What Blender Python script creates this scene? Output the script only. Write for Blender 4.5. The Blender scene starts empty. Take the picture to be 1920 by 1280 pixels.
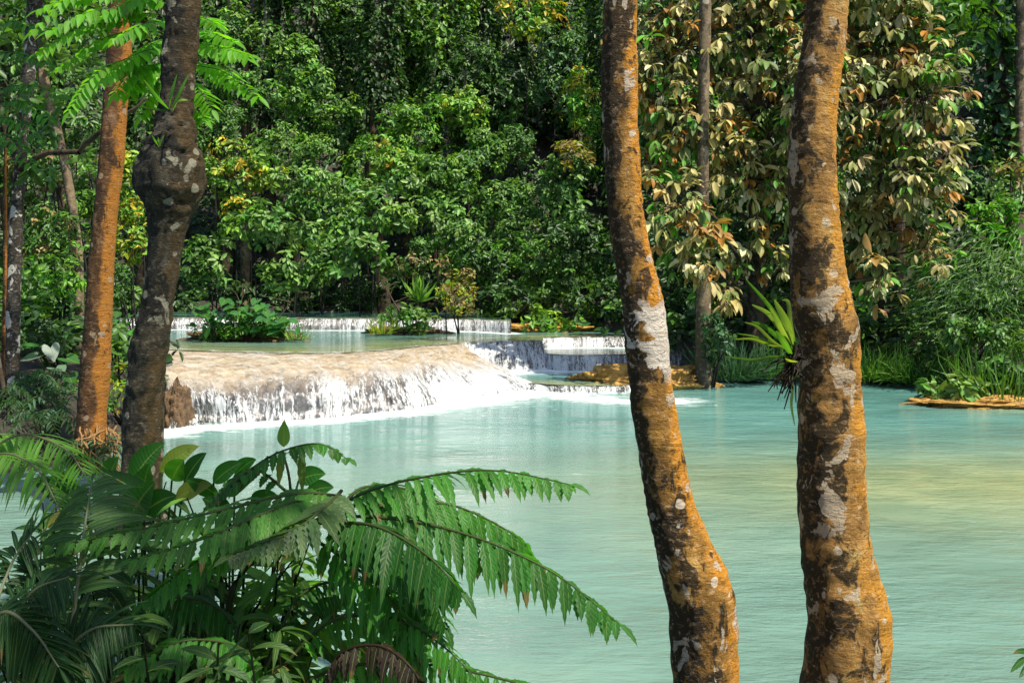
import bpy, math, random
import numpy as np
from mathutils import Vector, noise as mnoise

SC = bpy.context.scene
COL = SC.collection
F, H0, CZ = 1867.0, 520.0, 2.2          # focal length in photo pixels, horizon row, eye height above the lower pool
ZM, ZS, Z2, Z3 = 0.72, 0.12, 0.46, 1.04  # levels of the terrace pools above the lower pool
R = np.random.default_rng(7)
UP = np.array((0, 0, 1.0))


def P(px, py, Y):
    return np.array(((px - 960) / F * Y, Y, CZ + (H0 - py) / F * Y))


def G(px, py, z):
    Y = (CZ - z) * F / (py - H0)
    return np.array(((px - 960) / F * Y, Y, z))


def nz(a):
    a = np.asarray(a, float)
    return a / np.maximum(np.linalg.norm(a, axis=-1, keepdims=True), 1e-9)


def ss(x):
    x = min(1.0, max(0.0, x))
    return x * x * (3 - 2 * x)


# ------------------------------------------------------------------ materials
class NT:
    def __init__(s, name):
        s.m = bpy.data.materials.new(name)
        s.m.use_nodes = True
        s.t = s.m.node_tree
        s.t.nodes.clear()
        s.out = s.t.nodes.new('ShaderNodeOutputMaterial')

    def n(s, typ, ins=None, **kw):
        nd = s.t.nodes.new('ShaderNode' + typ)
        for k, v in kw.items():
            setattr(nd, k, v)
        for k, v in (ins or {}).items():
            sock = nd.inputs[k]
            if isinstance(v, bpy.types.NodeSocket):
                s.t.links.new(v, sock)
            else:
                sock.default_value = v
        return nd

    def attr(s, name):
        return s.n('Attribute', attribute_name=name)

    def noise(s, vec, scale, detail=4.0, rough=.55, dist=0.0):
        return s.n('TexNoise', {'Vector': vec, 'Scale': scale, 'Detail': detail, 'Roughness': rough, 'Distortion': dist}).outputs['Fac']

    def vmul(s, vec, v):
        return s.n('VectorMath', {0: vec, 1: v}, operation='MULTIPLY').outputs[0]

    def rng(s, fac, a, b, lo=0.0, hi=1.0):
        return s.n('MapRange', {'Value': fac, 'From Min': a, 'From Max': b, 'To Min': lo, 'To Max': hi}).outputs[0]

    def math(s, op, a, b=0.0):
        return s.n('Math', {0: a, 1: b}, operation=op).outputs[0]

    def ramp(s, fac, stops):
        nd = s.n('ValToRGB', {'Fac': fac})
        e = nd.color_ramp.elements
        while len(e) < len(stops):
            e.new(0.5)
        for i, (p, c) in enumerate(stops):
            e[i].position = p
            e[i].color = (*c, 1)
        return nd.outputs['Color']

    def mix(s, fac, a, b, blend='MIX'):
        nd = s.n('MixRGB', {'Fac': fac}, blend_type=blend)
        for k, v in (('Color1', a), ('Color2', b)):
            if isinstance(v, bpy.types.NodeSocket):
                s.t.links.new(v, nd.inputs[k])
            else:
                nd.inputs[k].default_value = (*v, 1)
        return nd.outputs['Color']

    def bump(s, h, strength, dist=.02):
        return s.n('Bump', {'Height': h, 'Strength': strength, 'Distance': dist}).outputs['Normal']

    def bsdf(s, **kw):
        names = {'color': 'Base Color', 'rough': 'Roughness', 'spec': 'Specular IOR Level', 'normal': 'Normal', 'ior': 'IOR', 'coat': 'Coat Weight'}
        ins = {}
        for k, v in kw.items():
            if k == 'color' and not isinstance(v, bpy.types.NodeSocket):
                v = (*v, 1)
            ins[names[k]] = v
        return s.n('BsdfPrincipled', ins).outputs[0]

    def mixs(s, fac, a, b):
        return s.n('MixShader', {0: fac, 1: a, 2: b}).outputs[0]

    def done(s, sh):
        s.t.links.new(sh, s.out.inputs['Surface'])
        return s.m

    def pos(s):
        return s.n('NewGeometry').outputs['Position']


def leaf_mat(name, rough=.42, spec=.5, trans=.3, veins=False, tint=(1.5, 1.55, .55)):
    k = NT(name)
    c = k.attr('col').outputs['Color']
    nrm = None
    if veins:
        uv = k.attr('luv').outputs['Vector']
        sx = k.n('SeparateXYZ', {0: uv})
        across = k.math('ABSOLUTE', sx.outputs['Y'])
        mid = k.rng(across, .03, .10, 1, 0)
        saw = k.math('ADD', k.math('MULTIPLY', sx.outputs['X'], 95.0), k.math('MULTIPLY', across, -9.0))
        vein = k.math('SINE', saw)
        c = k.mix(k.math('MULTIPLY', mid, .55), c, (.22, .30, .08))
        c = k.mix(k.rng(k.noise(k.pos(), 28, 3), .55, .75, 0, .35), c, (.03, .035, .01))
        nrm = k.bump(k.math('ADD', k.math('MULTIPLY', vein, .35), k.math('MULTIPLY', mid, -1.0)), .25, .004)
    else:
        c = k.mix(k.rng(k.noise(k.pos(), 9, 2), .35, .75, 0, .45), c, k.mix(1, c, (.45, .5, .4), 'MULTIPLY'))
    kw = dict(color=c, rough=rough, spec=spec)
    if nrm is not None:
        kw['normal'] = nrm
    a = k.bsdf(**kw)
    tr = k.n('BsdfTranslucent', {'Color': k.mix(1, c, tint, 'MULTIPLY')}).outputs[0]
    return k.done(k.mixs(trans, a, tr))


M = {}
M['leaf'] = leaf_mat('jungle_leaf', .45, .38, .30)
M['dryleaf'] = leaf_mat('tan_leaf', .55, .35, .25, tint=(1.0, 1.05, .5))
M['frond'] = leaf_mat('fern_leaf', .45, .22, .45, True, (2.0, 2.3, .6))
M['glow'] = leaf_mat('thin_leaf', .45, .3, .5, True, (2.2, 2.3, .4))


def bark_mat(name, base, orange, moss, lichen, lich_amt, scale=1.0, patch=None, ring=1.0, sunlit_w=.24, ot=.58, ms=.50):
    k = NT(name)
    p = k.pos()
    n1 = k.noise(k.vmul(p, (1, 1, .8)), 7 * scale, 8, .62, .4)
    c = k.ramp(n1, [(.30, tuple(x * .3 for x in base)), (.44, base), (.56, tuple(x * 1.6 for x in base)), (.72, tuple(min(.55, x * 2.6 + .05) for x in base))])
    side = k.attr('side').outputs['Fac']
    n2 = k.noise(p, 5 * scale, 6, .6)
    om = k.rng(k.math('ADD', n2, k.math('MULTIPLY', side, sunlit_w)), ot, ot + .12)  # sunlit right edge and darker left half put into the bark colour
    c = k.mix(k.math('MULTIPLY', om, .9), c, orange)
    n3 = k.noise(k.vmul(p, (1, 1, .7)), 11 * scale, 8, .68, .5)
    if patch:
        n3 = k.math('ADD', n3, k.rng(k.n('SeparateXYZ', {0: p}).outputs['Z'], 2.15, 2.5, 0, .045))
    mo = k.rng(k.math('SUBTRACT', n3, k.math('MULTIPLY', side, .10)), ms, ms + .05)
    c = k.mix(k.math('MULTIPLY', mo, .92), c, moss)
    n4 = k.noise(k.vmul(p, (1, 1, .75)), 11 * scale, 6, .55, .5)
    li = k.rng(n4, .665 - lich_amt, .675 - lich_amt)
    c = k.mix(k.math('MULTIPLY', li, .85), c, k.mix(k.noise(p, 60), tuple(x * .7 for x in lichen), lichen))
    spots = k.n('TexVoronoi', {'Vector': k.n('VectorMath', {0: p, 1: k.vmul(k.n('TexNoise', {'Vector': p, 'Scale': 25.0}).outputs['Color'], (.03, .03, .03))}, operation='ADD').outputs[0], 'Scale': 11 * scale})
    sp = k.rng(spots.outputs['Distance'], .185, .20, 1, 0)
    gate = k.rng(k.n('SeparateColor', {0: spots.outputs['Color']}).outputs[0], .62, .64)
    c = k.mix(k.math('MULTIPLY', k.math('MULTIPLY', sp, gate), .8), c, lichen)
    if patch:
        z0, z1, pale = patch
        z = k.n('SeparateXYZ', {0: p}).outputs['Z']
        inside = k.math('MULTIPLY', k.rng(z, z0 - .05, z0 + .02), k.rng(z, z1 - .02, z1 + .06, 1, 0))
        np_ = k.noise(p, 13, 6, .6, .6)
        pm = k.rng(k.math('ADD', k.math('ADD', np_, k.math('MULTIPLY', inside, .30)), k.math('MULTIPLY', side, .13)), .74, .76)
        c = k.mix(k.math('MULTIPLY', pm, inside), c, pale)
    rings = k.noise(k.vmul(p, (7, 7, 30)), 1.5 * ring, 6, .7, 1.2)
    fine = k.noise(p, 70 * scale, 6, .7)
    h = k.math('ADD', k.math('MULTIPLY', rings, .5), k.math('ADD', k.math('MULTIPLY', fine, .5), k.math('MULTIPLY', n3, .6)))
    c = k.mix(k.rng(rings, .34, .46, .28, 0), c, tuple(x * .3 for x in base))
    fl = k.noise(k.vmul(p, (1, 1, 1.6)), 38 * scale, 5, .7, .4)
    c = k.mix(k.rng(fl, .54, .66, 0, .6), c, k.mix(.5, lichen, orange))
    c = k.mix(k.rng(fl, .34, .44, .7, 0), c, tuple(x * .25 for x in base))
    return k.done(k.bsdf(color=c, rough=.85, spec=.25, normal=k.bump(h, 1.0, .035)))


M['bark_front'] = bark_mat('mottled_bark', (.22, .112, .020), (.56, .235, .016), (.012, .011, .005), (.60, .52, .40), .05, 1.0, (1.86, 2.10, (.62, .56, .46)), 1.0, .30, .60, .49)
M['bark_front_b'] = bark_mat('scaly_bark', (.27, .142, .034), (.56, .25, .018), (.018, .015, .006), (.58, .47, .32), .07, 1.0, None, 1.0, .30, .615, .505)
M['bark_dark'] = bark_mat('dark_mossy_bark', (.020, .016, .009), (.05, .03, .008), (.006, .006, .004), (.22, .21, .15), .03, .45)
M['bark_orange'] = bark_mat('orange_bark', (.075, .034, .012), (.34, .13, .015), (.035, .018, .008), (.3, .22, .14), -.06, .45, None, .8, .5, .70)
M['bark_pale'] = bark_mat('pale_spotted_bark', (.035, .03, .022), (.04, .03, .02), (.010, .010, .007), (.56, .54, .48), .10, .6)
M['bark_far'] = bark_mat('weathered_bark', (.13, .095, .055), (.17, .12, .07), (.06, .05, .03), (.42, .36, .27), .0, .25)
M['bark_shade'] = bark_mat('brown_bark', (.05, .035, .02), (.07, .045, .02), (.012, .011, .008), (.12, .11, .09), -.03, .3)


def plain(name, col, rough=.7, vary=.4, scale=12, bump=.4):
    k = NT(name)
    p = k.pos()
    n = k.noise(p, scale, 6, .6)
    c = k.ramp(n, [(.3, tuple(x * (1 - vary) for x in col)), (.7, tuple(min(1, x * (1 + vary)) for x in col))])
    return k.done(k.bsdf(color=c, rough=rough, normal=k.bump(n, bump, .03)))


M['stem'] = plain('green_stem', (.045, .075, .02), .5)
M['stem_brown'] = plain('brown_stem', (.06, .04, .02), .7)
M['stem_shaded'] = plain('shaded_stem', (.012, .009, .006), .8)  # stems blackened to stand in for the shade under the bushes
M['root'] = plain('orange_root', (.20, .105, .03), .8)
M['soil'] = None
M['gold_rock'] = None


def rock_mat(name, stops, scale=5, bump=.9, rough=.75, steep=None, wet=False):
    k = NT(name)
    p = k.pos()
    n = k.noise(p, scale, 9, .66, .5)
    n2 = k.noise(p, scale * 5, 6, .65)
    c = k.ramp(k.math('ADD', k.math('MULTIPLY', n, .7), k.math('MULTIPLY', n2, .3)), stops)
    if wet:
        zz = k.n('SeparateXYZ', {0: p}).outputs['Z']
        c = k.mix(k.rng(k.math('ADD', zz, k.math('MULTIPLY', n2, .10)), .05, .10, .55, 0), c, (.05, .032, .012))
    if steep:
        c = k.mix(k.attr('steep').outputs['Fac'], c, k.mix(n2, tuple(x * .4 for x in steep), steep))
    return k.done(k.bsdf(color=c, rough=rough, normal=k.bump(k.math('ADD', n, n2), bump, .06)))


M['gold_rock'] = rock_mat('golden_travertine', [(.33, (.06, .03, .008)), (.45, (.36, .18, .03)), (.56, (.62, .36, .07)), (.70, (.72, .52, .20))], 6, 1.0, .7, None, True)
M['travertine'] = rock_mat('wet_travertine', [(.33, (.07, .045, .025)), (.44, (.40, .29, .18)), (.56, (.62, .50, .35)), (.70, (.76, .66, .53))], 2.6, .8, .25, (.10, .085, .07))
M['dark_rock'] = rock_mat('dark_wet_rock', [(.3, (.02, .017, .012)), (.5, (.07, .055, .04)), (.7, (.17, .14, .10))], 5, .9, .4)
M['brown_rock'] = rock_mat('brown_island_rock', [(.33, (.02, .012, .006)), (.5, (.12, .07, .03)), (.66, (.30, .17, .07))], 6)
M['soil'] = rock_mat('forest_soil', [(.33, (.012, .010, .006)), (.5, (.028, .021, .012)), (.66, (.07, .05, .026))], 3)


def water_mat(name, deep, foam_scale=1.0, wave=1.0, pool=True):
    k = NT(name)
    p = k.pos()
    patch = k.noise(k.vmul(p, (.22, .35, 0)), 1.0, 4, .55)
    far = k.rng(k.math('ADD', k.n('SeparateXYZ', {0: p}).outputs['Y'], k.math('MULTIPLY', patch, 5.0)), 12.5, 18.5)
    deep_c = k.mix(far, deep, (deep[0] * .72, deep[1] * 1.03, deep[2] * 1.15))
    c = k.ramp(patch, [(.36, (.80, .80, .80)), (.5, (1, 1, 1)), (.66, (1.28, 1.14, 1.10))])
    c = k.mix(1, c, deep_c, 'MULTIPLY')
    sh = k.attr('shallow').outputs['Fac']
    c = k.mix(k.math('MULTIPLY', sh, 1.0), c, k.mix(k.rng(k.noise(p, 1.4, 5), .38, .62), (.19, .235, .110), (.28, .31, .145)))
    fo = k.attr('foam').outputs['Fac']
    fn = k.noise(k.vmul(p, (1.2, 3.2, 1)), 2.2 * foam_scale, 8, .72, .8)
    fm = k.rng(k.math('ADD', fo, k.math('MULTIPLY', k.math('SUBTRACT', fn, .5), k.rng(fo, 0, .9, 2.6, .8))), .42, .95)
    c = k.mix(fm, c, (.90, .92, .92))
    w1 = k.noise(k.vmul(p, (1.4, 4.2, 1)), 1.5, 4, .55, .3)
    w2 = k.noise(k.vmul(p, (2.6, 8.5, 1)), 2.6, 4, .6, .2)
    w3 = k.noise(k.vmul(p, (1, 2.6, 1)), 15, 3, .6)
    gust = k.rng(k.noise(k.vmul(p, (.45, .8, 0)), 1.0, 4), .35, .65, .15, 1.5)
    h = k.math('MULTIPLY', k.math('ADD', k.math('MULTIPLY', w1, 1.0), k.math('ADD', k.math('MULTIPLY', w2, .6), k.math('MULTIPLY', w3, .16))), gust)
    h = k.math('ADD', h, k.math('MULTIPLY', k.math('MULTIPLY', fn, fo), 1.2))
    nrm = k.bump(h, .52 * wave, .07)
    rough = k.rng(fm, 0, 1, .07, .7)
    return k.done(k.bsdf(color=c, rough=rough, ior=1.33, normal=nrm))


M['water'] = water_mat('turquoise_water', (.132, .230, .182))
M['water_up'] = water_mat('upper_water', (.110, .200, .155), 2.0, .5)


def fall_mat(name, fine, thin, big=False):
    """white water over rock: streaks of foam with clear gaps between them"""
    k = NT(name)
    fl = k.attr('flow').outputs['Vector']
    st = k.attr('steep').outputs['Fac']
    n1 = k.noise(k.vmul(fl, (7.5 * fine, 1.1, 1)), 1.0, 6, .62, .45)
    n2 = k.noise(k.vmul(fl, (22 * fine, 4.5, 1)), 1.0, 5, .65, .5)
    n3 = k.noise(k.vmul(fl, (1.1 * fine, .8, 1)), 1.0, 3, .5)
    n4 = k.noise(k.vmul(fl, (9, 9, 1)), 1.0, 6, .7, .6)
    lace = k.noise(k.vmul(fl, (15 * fine, 8.0, 1)), 1.0, 6, .72, 1.4)
    s = k.math('ADD', k.math('ADD', k.math('MULTIPLY', n1, .30), k.math('MULTIPLY', n2, .22)), k.math('ADD', k.math('MULTIPLY', n3, .26), k.math('MULTIPLY', lace, .34)))
    s = k.math('ADD', s, k.rng(k.n('SeparateXYZ', {0: fl}).outputs['X'], .5, 5.5, -.035, .025)) if big else s
    a_st = k.rng(s, .515 + thin, .575 + thin)
    n5 = k.noise(k.vmul(fl, (2.6, 1.5, 1)), 1.0, 8, .70, 1.2)
    a_ap = k.rng(k.math('ADD', k.math('MULTIPLY', n4, .30), k.math('MULTIPLY', n5, .70)), .47, .68, 0, .75)
    al = k.n('MixRGB', {'Fac': st, 'Color1': a_ap, 'Color2': a_st}).outputs['Color']
    foam = k.attr('foam').outputs['Fac']
    al = k.math('MAXIMUM', al, k.rng(k.math('ADD', foam, k.math('MULTIPLY', n4, .5)), .55, .95))
    h = k.math('ADD', n1, k.math('MULTIPLY', n2, .8))
    nrm = k.bump(h, .8, .05)
    d = k.bsdf(color=(.78, .80, .80), rough=.45, spec=.5, normal=nrm)
    tr = k.n('BsdfTranslucent', {'Color': (.75, .78, .78, 1)}).outputs[0]
    white = k.mixs(.35, d, tr)
    gl = k.n('BsdfGlossy', {'Color': (1, 1, 1, 1), 'Roughness': .15, 'Normal': nrm}).outputs[0]
    clear = k.mixs(.10, k.n('BsdfTransparent').outputs[0], gl)
    return k.done(k.mixs(al, clear, white))


M['fall_big'] = fall_mat('white_water', 1.25, .010, True)
M['fall_thin'] = fall_mat('curtain_water', 1.6, .012)


# ------------------------------------------------------------------ object helpers
def mesh_obj(name, V, faces=None, mat=None, parent=None, loc=None, attrs=None, smooth=True, quads=None):
    V = np.asarray(V, np.float32).reshape(-1, 3)
    if loc is not None:
        V = V - np.asarray(loc, np.float32)
    me = bpy.data.meshes.new(name)
    if quads is not None:
        quads = np.asarray(quads, np.int32)
        nf, kk = quads.shape
        me.vertices.add(len(V))
        me.vertices.foreach_set('co', V.ravel())
        me.loops.add(nf * kk)
        me.loops.foreach_set('vertex_index', quads.ravel())
        me.polygons.add(nf)
        me.polygons.foreach_set('loop_start', np.arange(0, nf * kk, kk, dtype=np.int32))
        me.update(calc_edges=True)
    else:
        me.from_pydata([tuple(v) for v in V.tolist()], [], faces)
    if smooth:
        me.polygons.foreach_set('use_smooth', np.ones(len(me.polygons), bool))
    for k, (typ, arr) in (attrs or {}).items():
        a = me.attributes.new(k, typ, 'POINT')
        arr = np.asarray(arr, np.float32)
        if typ == 'FLOAT_COLOR':
            if arr.shape[1] == 3:
                arr = np.concatenate([arr, np.ones((len(arr), 1), np.float32)], 1)
            a.data.foreach_set('color', arr.ravel())
        elif typ == 'FLOAT_VECTOR':
            a.data.foreach_set('vector', arr.ravel())
        else:
            a.data.foreach_set('value', arr.ravel())
    if mat is not None:
        me.materials.append(mat)
    o = bpy.data.objects.new(name, me)
    COL.objects.link(o)
    if parent is not None:
        o.parent = parent
    return o


def thing(name, label, cat, loc=(0, 0, 0), group=None):
    o = bpy.data.objects.new(name, None)
    o.empty_display_size = .2
    COL.objects.link(o)
    o.location = [float(x) for x in loc]
    return tag(o, label, cat, group)


def tag(o, label=None, cat=None, group=None, kind=None):
    for k, v in (('label', label), ('category', cat), ('group', group), ('kind', kind)):
        if v:
            o[k] = v
    return o


def grid_faces(nu, nv, wrap=False):
    """nu rows of nv points"""
    i = np.arange(nu - 1)[:, None]
    j = np.arange(nv if wrap else nv - 1)[None, :]
    j2 = (j + 1) % nv
    return np.stack([i * nv + j, i * nv + j2, (i + 1) * nv + j2, (i + 1) * nv + j], -1).reshape(-1, 4)


def tube_arrays(pts, rad, seg=7):
    pts = np.asarray(pts, float)
    n = len(pts)
    rad = np.broadcast_to(np.asarray(rad, float), (n,))
    t = nz(np.gradient(pts, axis=0))
    ref = np.where(np.abs(t[:, 2:3]) < .9, UP[None], np.array([[1.0, 0, 0]]))
    a = nz(np.cross(t, ref))
    b = np.cross(t, a)
    th = np.linspace(0, 2 * np.pi, seg, endpoint=False)
    V = pts[:, None] + rad[:, None, None] * (a[:, None] * np.cos(th)[None, :, None] + b[:, None] * np.sin(th)[None, :, None])
    return V.reshape(-1, 3), grid_faces(n, seg, True)


class Bag:
    """collects quads with a colour and leaf coordinates per vertex"""
    def __init__(s):
        s.V, s.Q, s.C, s.U, s.n = [], [], [], [], 0

    def add(s, V, Q, c, uv=None):
        V = np.asarray(V, float).reshape(-1, 3)
        s.V.append(V)
        s.Q.append(np.asarray(Q) + s.n)
        c = np.asarray(c, float)
        s.C.append(np.broadcast_to(c, (len(V), 3)) if c.ndim == 1 else c)
        s.U.append(np.zeros((len(V), 3)) if uv is None else uv)
        s.n += len(V)

    def tube(s, pts, rad, c=(.05, .07, .02), seg=6):
        V, Q = tube_arrays(pts, rad, seg)
        uv = np.zeros((len(V), 3)); uv[:, 1] = .5
        s.add(V, Q, c, uv)

    def build(s, name, mat, parent=None, loc=None, extra=None):
        V, Q = np.concatenate(s.V), np.concatenate(s.Q)
        at = {'col': ('FLOAT_COLOR', np.concatenate(s.C)), 'luv': ('FLOAT_VECTOR', np.concatenate(s.U))}
        return mesh_obj(name, V, mat=mat, parent=parent, loc=loc, quads=Q, attrs=at)


def smooth_path(ctrl, n):
    """Catmull-Rom through control points"""
    c = np.asarray(ctrl, float)
    c = np.vstack([2 * c[0] - c[1], c, 2 * c[-1] - c[-2]])
    m = len(c) - 3
    out = []
    for u in np.linspace(0, m - 1e-6, n):
        i = int(u); t = u - i
        p0, p1, p2, p3 = c[i:i + 4]
        out.append(.5 * ((2 * p1) + (-p0 + p2) * t + (2 * p0 - 5 * p1 + 4 * p2 - p3) * t * t + (-p0 + 3 * p1 - 3 * p2 + p3) * t ** 3))
    return np.array(out)


# ---- many small leaves at once
TPL = {
    'oval': (np.array([(0, 0, 0), (.28, .46, .10), (.68, .40, .06), (1, 0, -.14), (.68, -.40, .06), (.28, -.46, .10), (.5, 0, 0)]),
             np.array([(0, 1, 2, 6), (6, 2, 3, 3), (0, 6, 4, 5), (6, 3, 3, 4)])),
    'far': (np.array([(0, 0, 0), (.30, .48, .10), (.72, .36, .05), (1, 0, -.12), (.72, -.36, .05), (.30, -.48, .10)]),
            np.array([(0, 1, 2, 3), (0, 3, 4, 5)])),
    'big': (np.array([(0, 0, 0), (.10, .12, .02), (.35, .46, .10), (.65, .50, .08), (.88, .28, -.02), (1.0, 0, -.12), (.88, -.28, -.02), (.65, -.50, .08), (.35, -.46, .10), (.10, -.12, .02), (.35, 0, .02), (.65, 0, 0)]),
            np.array([(0, 1, 2, 10), (10, 2, 3, 11), (11, 3, 4, 5), (0, 10, 8, 9), (10, 11, 7, 8), (11, 5, 6, 7)])),
    'blade': (np.array([(0, .25, 0), (.35, .5, .0), (.75, .36, -.10), (1, .04, -.30), (1, -.04, -.30), (.75, -.36, -.10), (.35, -.5, .0), (0, -.25, 0)]),
              np.array([(0, 1, 6, 7), (1, 2, 5, 6), (2, 3, 4, 5)])),
}
TPL['oval'] = (TPL['big'][0][[0, 2, 3, 5, 7, 8]] * np.array([1, 1, 1]), np.array([(0, 1, 2, 3), (0, 3, 4, 5)]))


def leaves(bag, p, axis, nrm, L, W, col, tpl='far'):
    T, Q = TPL[tpl]
    p = np.asarray(p); N = len(p)
    axis = nz(axis)
    side = nz(np.cross(nrm, axis))
    nrm = np.cross(axis, side)
    L = np.broadcast_to(np.asarray(L, float), (N,))[:, None, None]
    V = p[:, None] + L * (axis[:, None] * T[None, :, 0:1] + side[:, None] * (T[None, :, 1:2] * W) + nrm[:, None] * T[None, :, 2:3])
    k = len(T)
    QQ = (np.arange(N)[:, None, None] * k + Q[None]).reshape(-1, Q.shape[1])
    C = np.repeat(np.broadcast_to(col, (N, 3)), k, 0)
    bag.add(V.reshape(-1, 3), QQ, C)


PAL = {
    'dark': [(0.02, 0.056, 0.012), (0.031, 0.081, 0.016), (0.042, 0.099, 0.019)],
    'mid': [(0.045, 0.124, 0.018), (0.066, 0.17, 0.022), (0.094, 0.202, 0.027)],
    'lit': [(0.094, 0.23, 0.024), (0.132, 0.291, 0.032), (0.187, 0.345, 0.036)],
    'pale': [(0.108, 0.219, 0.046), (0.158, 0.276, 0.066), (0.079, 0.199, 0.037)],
    'yellow': [(0.305, 0.367, 0.019), (0.194, 0.299, 0.019), (0.443, 0.34, 0.02), (0.124, 0.245, 0.02)],
    'bright': [(0.079, 0.26, 0.014), (0.12, 0.32, 0.018), (0.066, 0.195, 0.015)],
    'dry': [(0.3, 0.22, 0.09), (0.22, 0.17, 0.06), (0.1, 0.12, 0.03)],
    'tan': [(.56, .47, .19), (.46, .38, .13), (.64, .57, .31), (.50, .44, .16), (.31, .28, .08), (.20, .23, .06), (.11, .17, .04), (.25, .25, .06), (.33, .19, .05), (.16, .20, .05)],
    'blue': [(0.03, 0.089, 0.038), (0.05, 0.126, 0.053), (0.07, 0.147, 0.068)],
}


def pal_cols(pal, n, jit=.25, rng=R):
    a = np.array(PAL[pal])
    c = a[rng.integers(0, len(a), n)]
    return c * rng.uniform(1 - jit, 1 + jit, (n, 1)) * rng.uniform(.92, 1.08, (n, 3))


def clumps(bag, ctr, out, L, pal, per=9, W=.5, droop=.35, tpl='far', jit=.25, rng=R, flat=.5, accent=None):
    """leafy twig ends: CTR centres, OUT directions they face"""
    N = len(ctr)
    ax = nz(out + UP * flat)
    ref = nz(np.cross(ax, rng.normal(size=(N, 3))))
    ref2 = np.cross(ax, ref)
    cc = pal_cols(pal, N, jit, rng)
    if accent:
        m = rng.random(N) < accent[1]
        cc[m] = pal_cols(accent[0], int(m.sum()), jit, rng)
    th = rng.uniform(0, 6.283, (N, per))
    rad = ref[:, None] * np.cos(th)[..., None] + ref2[:, None] * np.sin(th)[..., None]
    lift = rng.uniform(-.15, .6, (N, per, 1))
    d = rad + ax[:, None] * lift - UP * droop * rng.uniform(.4, 1.6, (N, per, 1))
    nr = ax[:, None] + rng.normal(0, .28, (N, per, 3)) + rad * .15
    l = L * rng.uniform(.6, 1.25, (N, per))
    p = ctr[:, None] + rad * (l[..., None] * rng.uniform(0, .5, (N, per, 1))) + ax[:, None] * rng.uniform(-.6, .5, (N, per, 1)) * L
    c = cc[:, None] * rng.uniform(.75, 1.3, (N, per, 1))
    leaves(bag, p.reshape(-1, 3), d.reshape(-1, 3), nr.reshape(-1, 3), l.ravel(), W, c.reshape(-1, 3), tpl)


def blob_pts(blobs, n, rng=R, front=.75):
    """points and outward directions on a union of ellipsoids, fewer at the back"""
    b = np.array([list(c) + list(r) for c, r in blobs])
    w = b[:, 3] * b[:, 5] + b[:, 3] * b[:, 4]
    i = rng.choice(len(b), n, p=w / w.sum())
    d = nz(rng.normal(size=(n, 3)))
    flip = (d[:, 1] > .2) & (rng.random(n) < front)
    d[flip, 1] *= -1
    k = 1 - .35 * rng.random(n)[:, None] ** 2.2
    bump = 1 + .22 * np.sin(d[:, :1] * 7 + i[:, None] * 1.7) * np.sin(d[:, 2:] * 6 + i[:, None])
    return b[i, :3] + d * b[i, 3:] * k * bump, nz(d / b[i, 3:])


# ------------------------------------------------------------------ terrain
XL = ([0, 10.6, 11.2, 12.2, 14.6, 17, 19, 23, 27, 31, 60], [-9, -6.5, -5.0, -4.85, -5.15, -6.0, -7.4, -9.6, -11.5, -12.5, -13])
YB = ([-40, -13, -3, -1.2, -.3, 1.5, 3.2, 4.2, 6, 8, 9.0, 11, 40], [33.5, 33.5, 33.3, 30.5, 28.6, 27.6, 26.0, 21.6, 20.8, 20.6, 18.2, 16, 14])


def ground_h(x, y):
    n = mnoise.noise(Vector((x * .5, y * .5, 0)))
    n2 = mnoise.noise(Vector((x * 1.7, y * 1.7, 5)))
    h = -.6
    d = 4.35 + .2 * n - y
    h = max(h, -.6 + 1.02 * ss((d + .5) / 1.1) + .06 * n2)
    d = min(np.interp(y, *XL) - x, (y - 10.9) * 1.2) + .25 * n
    if d > -.6:
        hl = .24 + .05 * max(0, y - 11) + .12 * max(0, d) + .7 * max(0, d - 5)
        h = max(h, -.6 + (hl + .6) * ss((d + .3) / .8) + .10 * n2)
    d = y - np.interp(x, *YB) + .3 * n
    if d > -.6:
        zb = np.interp(x, [-3, 0, 3.6, 4.4], [1.1, 1.0, .75, .25])
        hb = zb + .25 * max(0, d) + .85 * max(0, d - float(np.interp(x, [0, 4], [2.5, 8])))
        hb = min(hb, 24) + .35 * n
        h = max(h, -.6 + (hb + .6) * ss((d + .3) / .8) + .12 * n2)
    d = .6 - math.hypot(x + 3.3, (y - 8.5) * .8)
    h = max(h, -.6 + .74 * ss((d + .3) / .8) + .06 * n2)
    return h


xs = np.concatenate([[-400, -120, -60], np.arange(-34, 30.1, .4), [60, 120, 400]])
ys = np.concatenate([[-300, -60, -20, -8], np.arange(-3, 58.1, .4), [80, 140, 400]])
tv = [(x, y, ground_h(x, y)) for y in ys for x in xs]
g = mesh_obj('ground', tv, mat=M['soil'], quads=grid_faces(len(ys), len(xs)))
tag(g, kind='structure')

# ------------------------------------------------------------------ pools
def seg_dist(p, poly):
    p = np.asarray(p)[:, None, :2]
    a = poly[None, :-1, :2]; b = poly[None, 1:, :2]
    t = np.clip(((p - a) * (b - a)).sum(-1) / ((b - a) ** 2).sum(-1), 0, 1)
    return np.linalg.norm(p - (a + t[..., None] * (b - a)), axis=-1).min(1)


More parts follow.
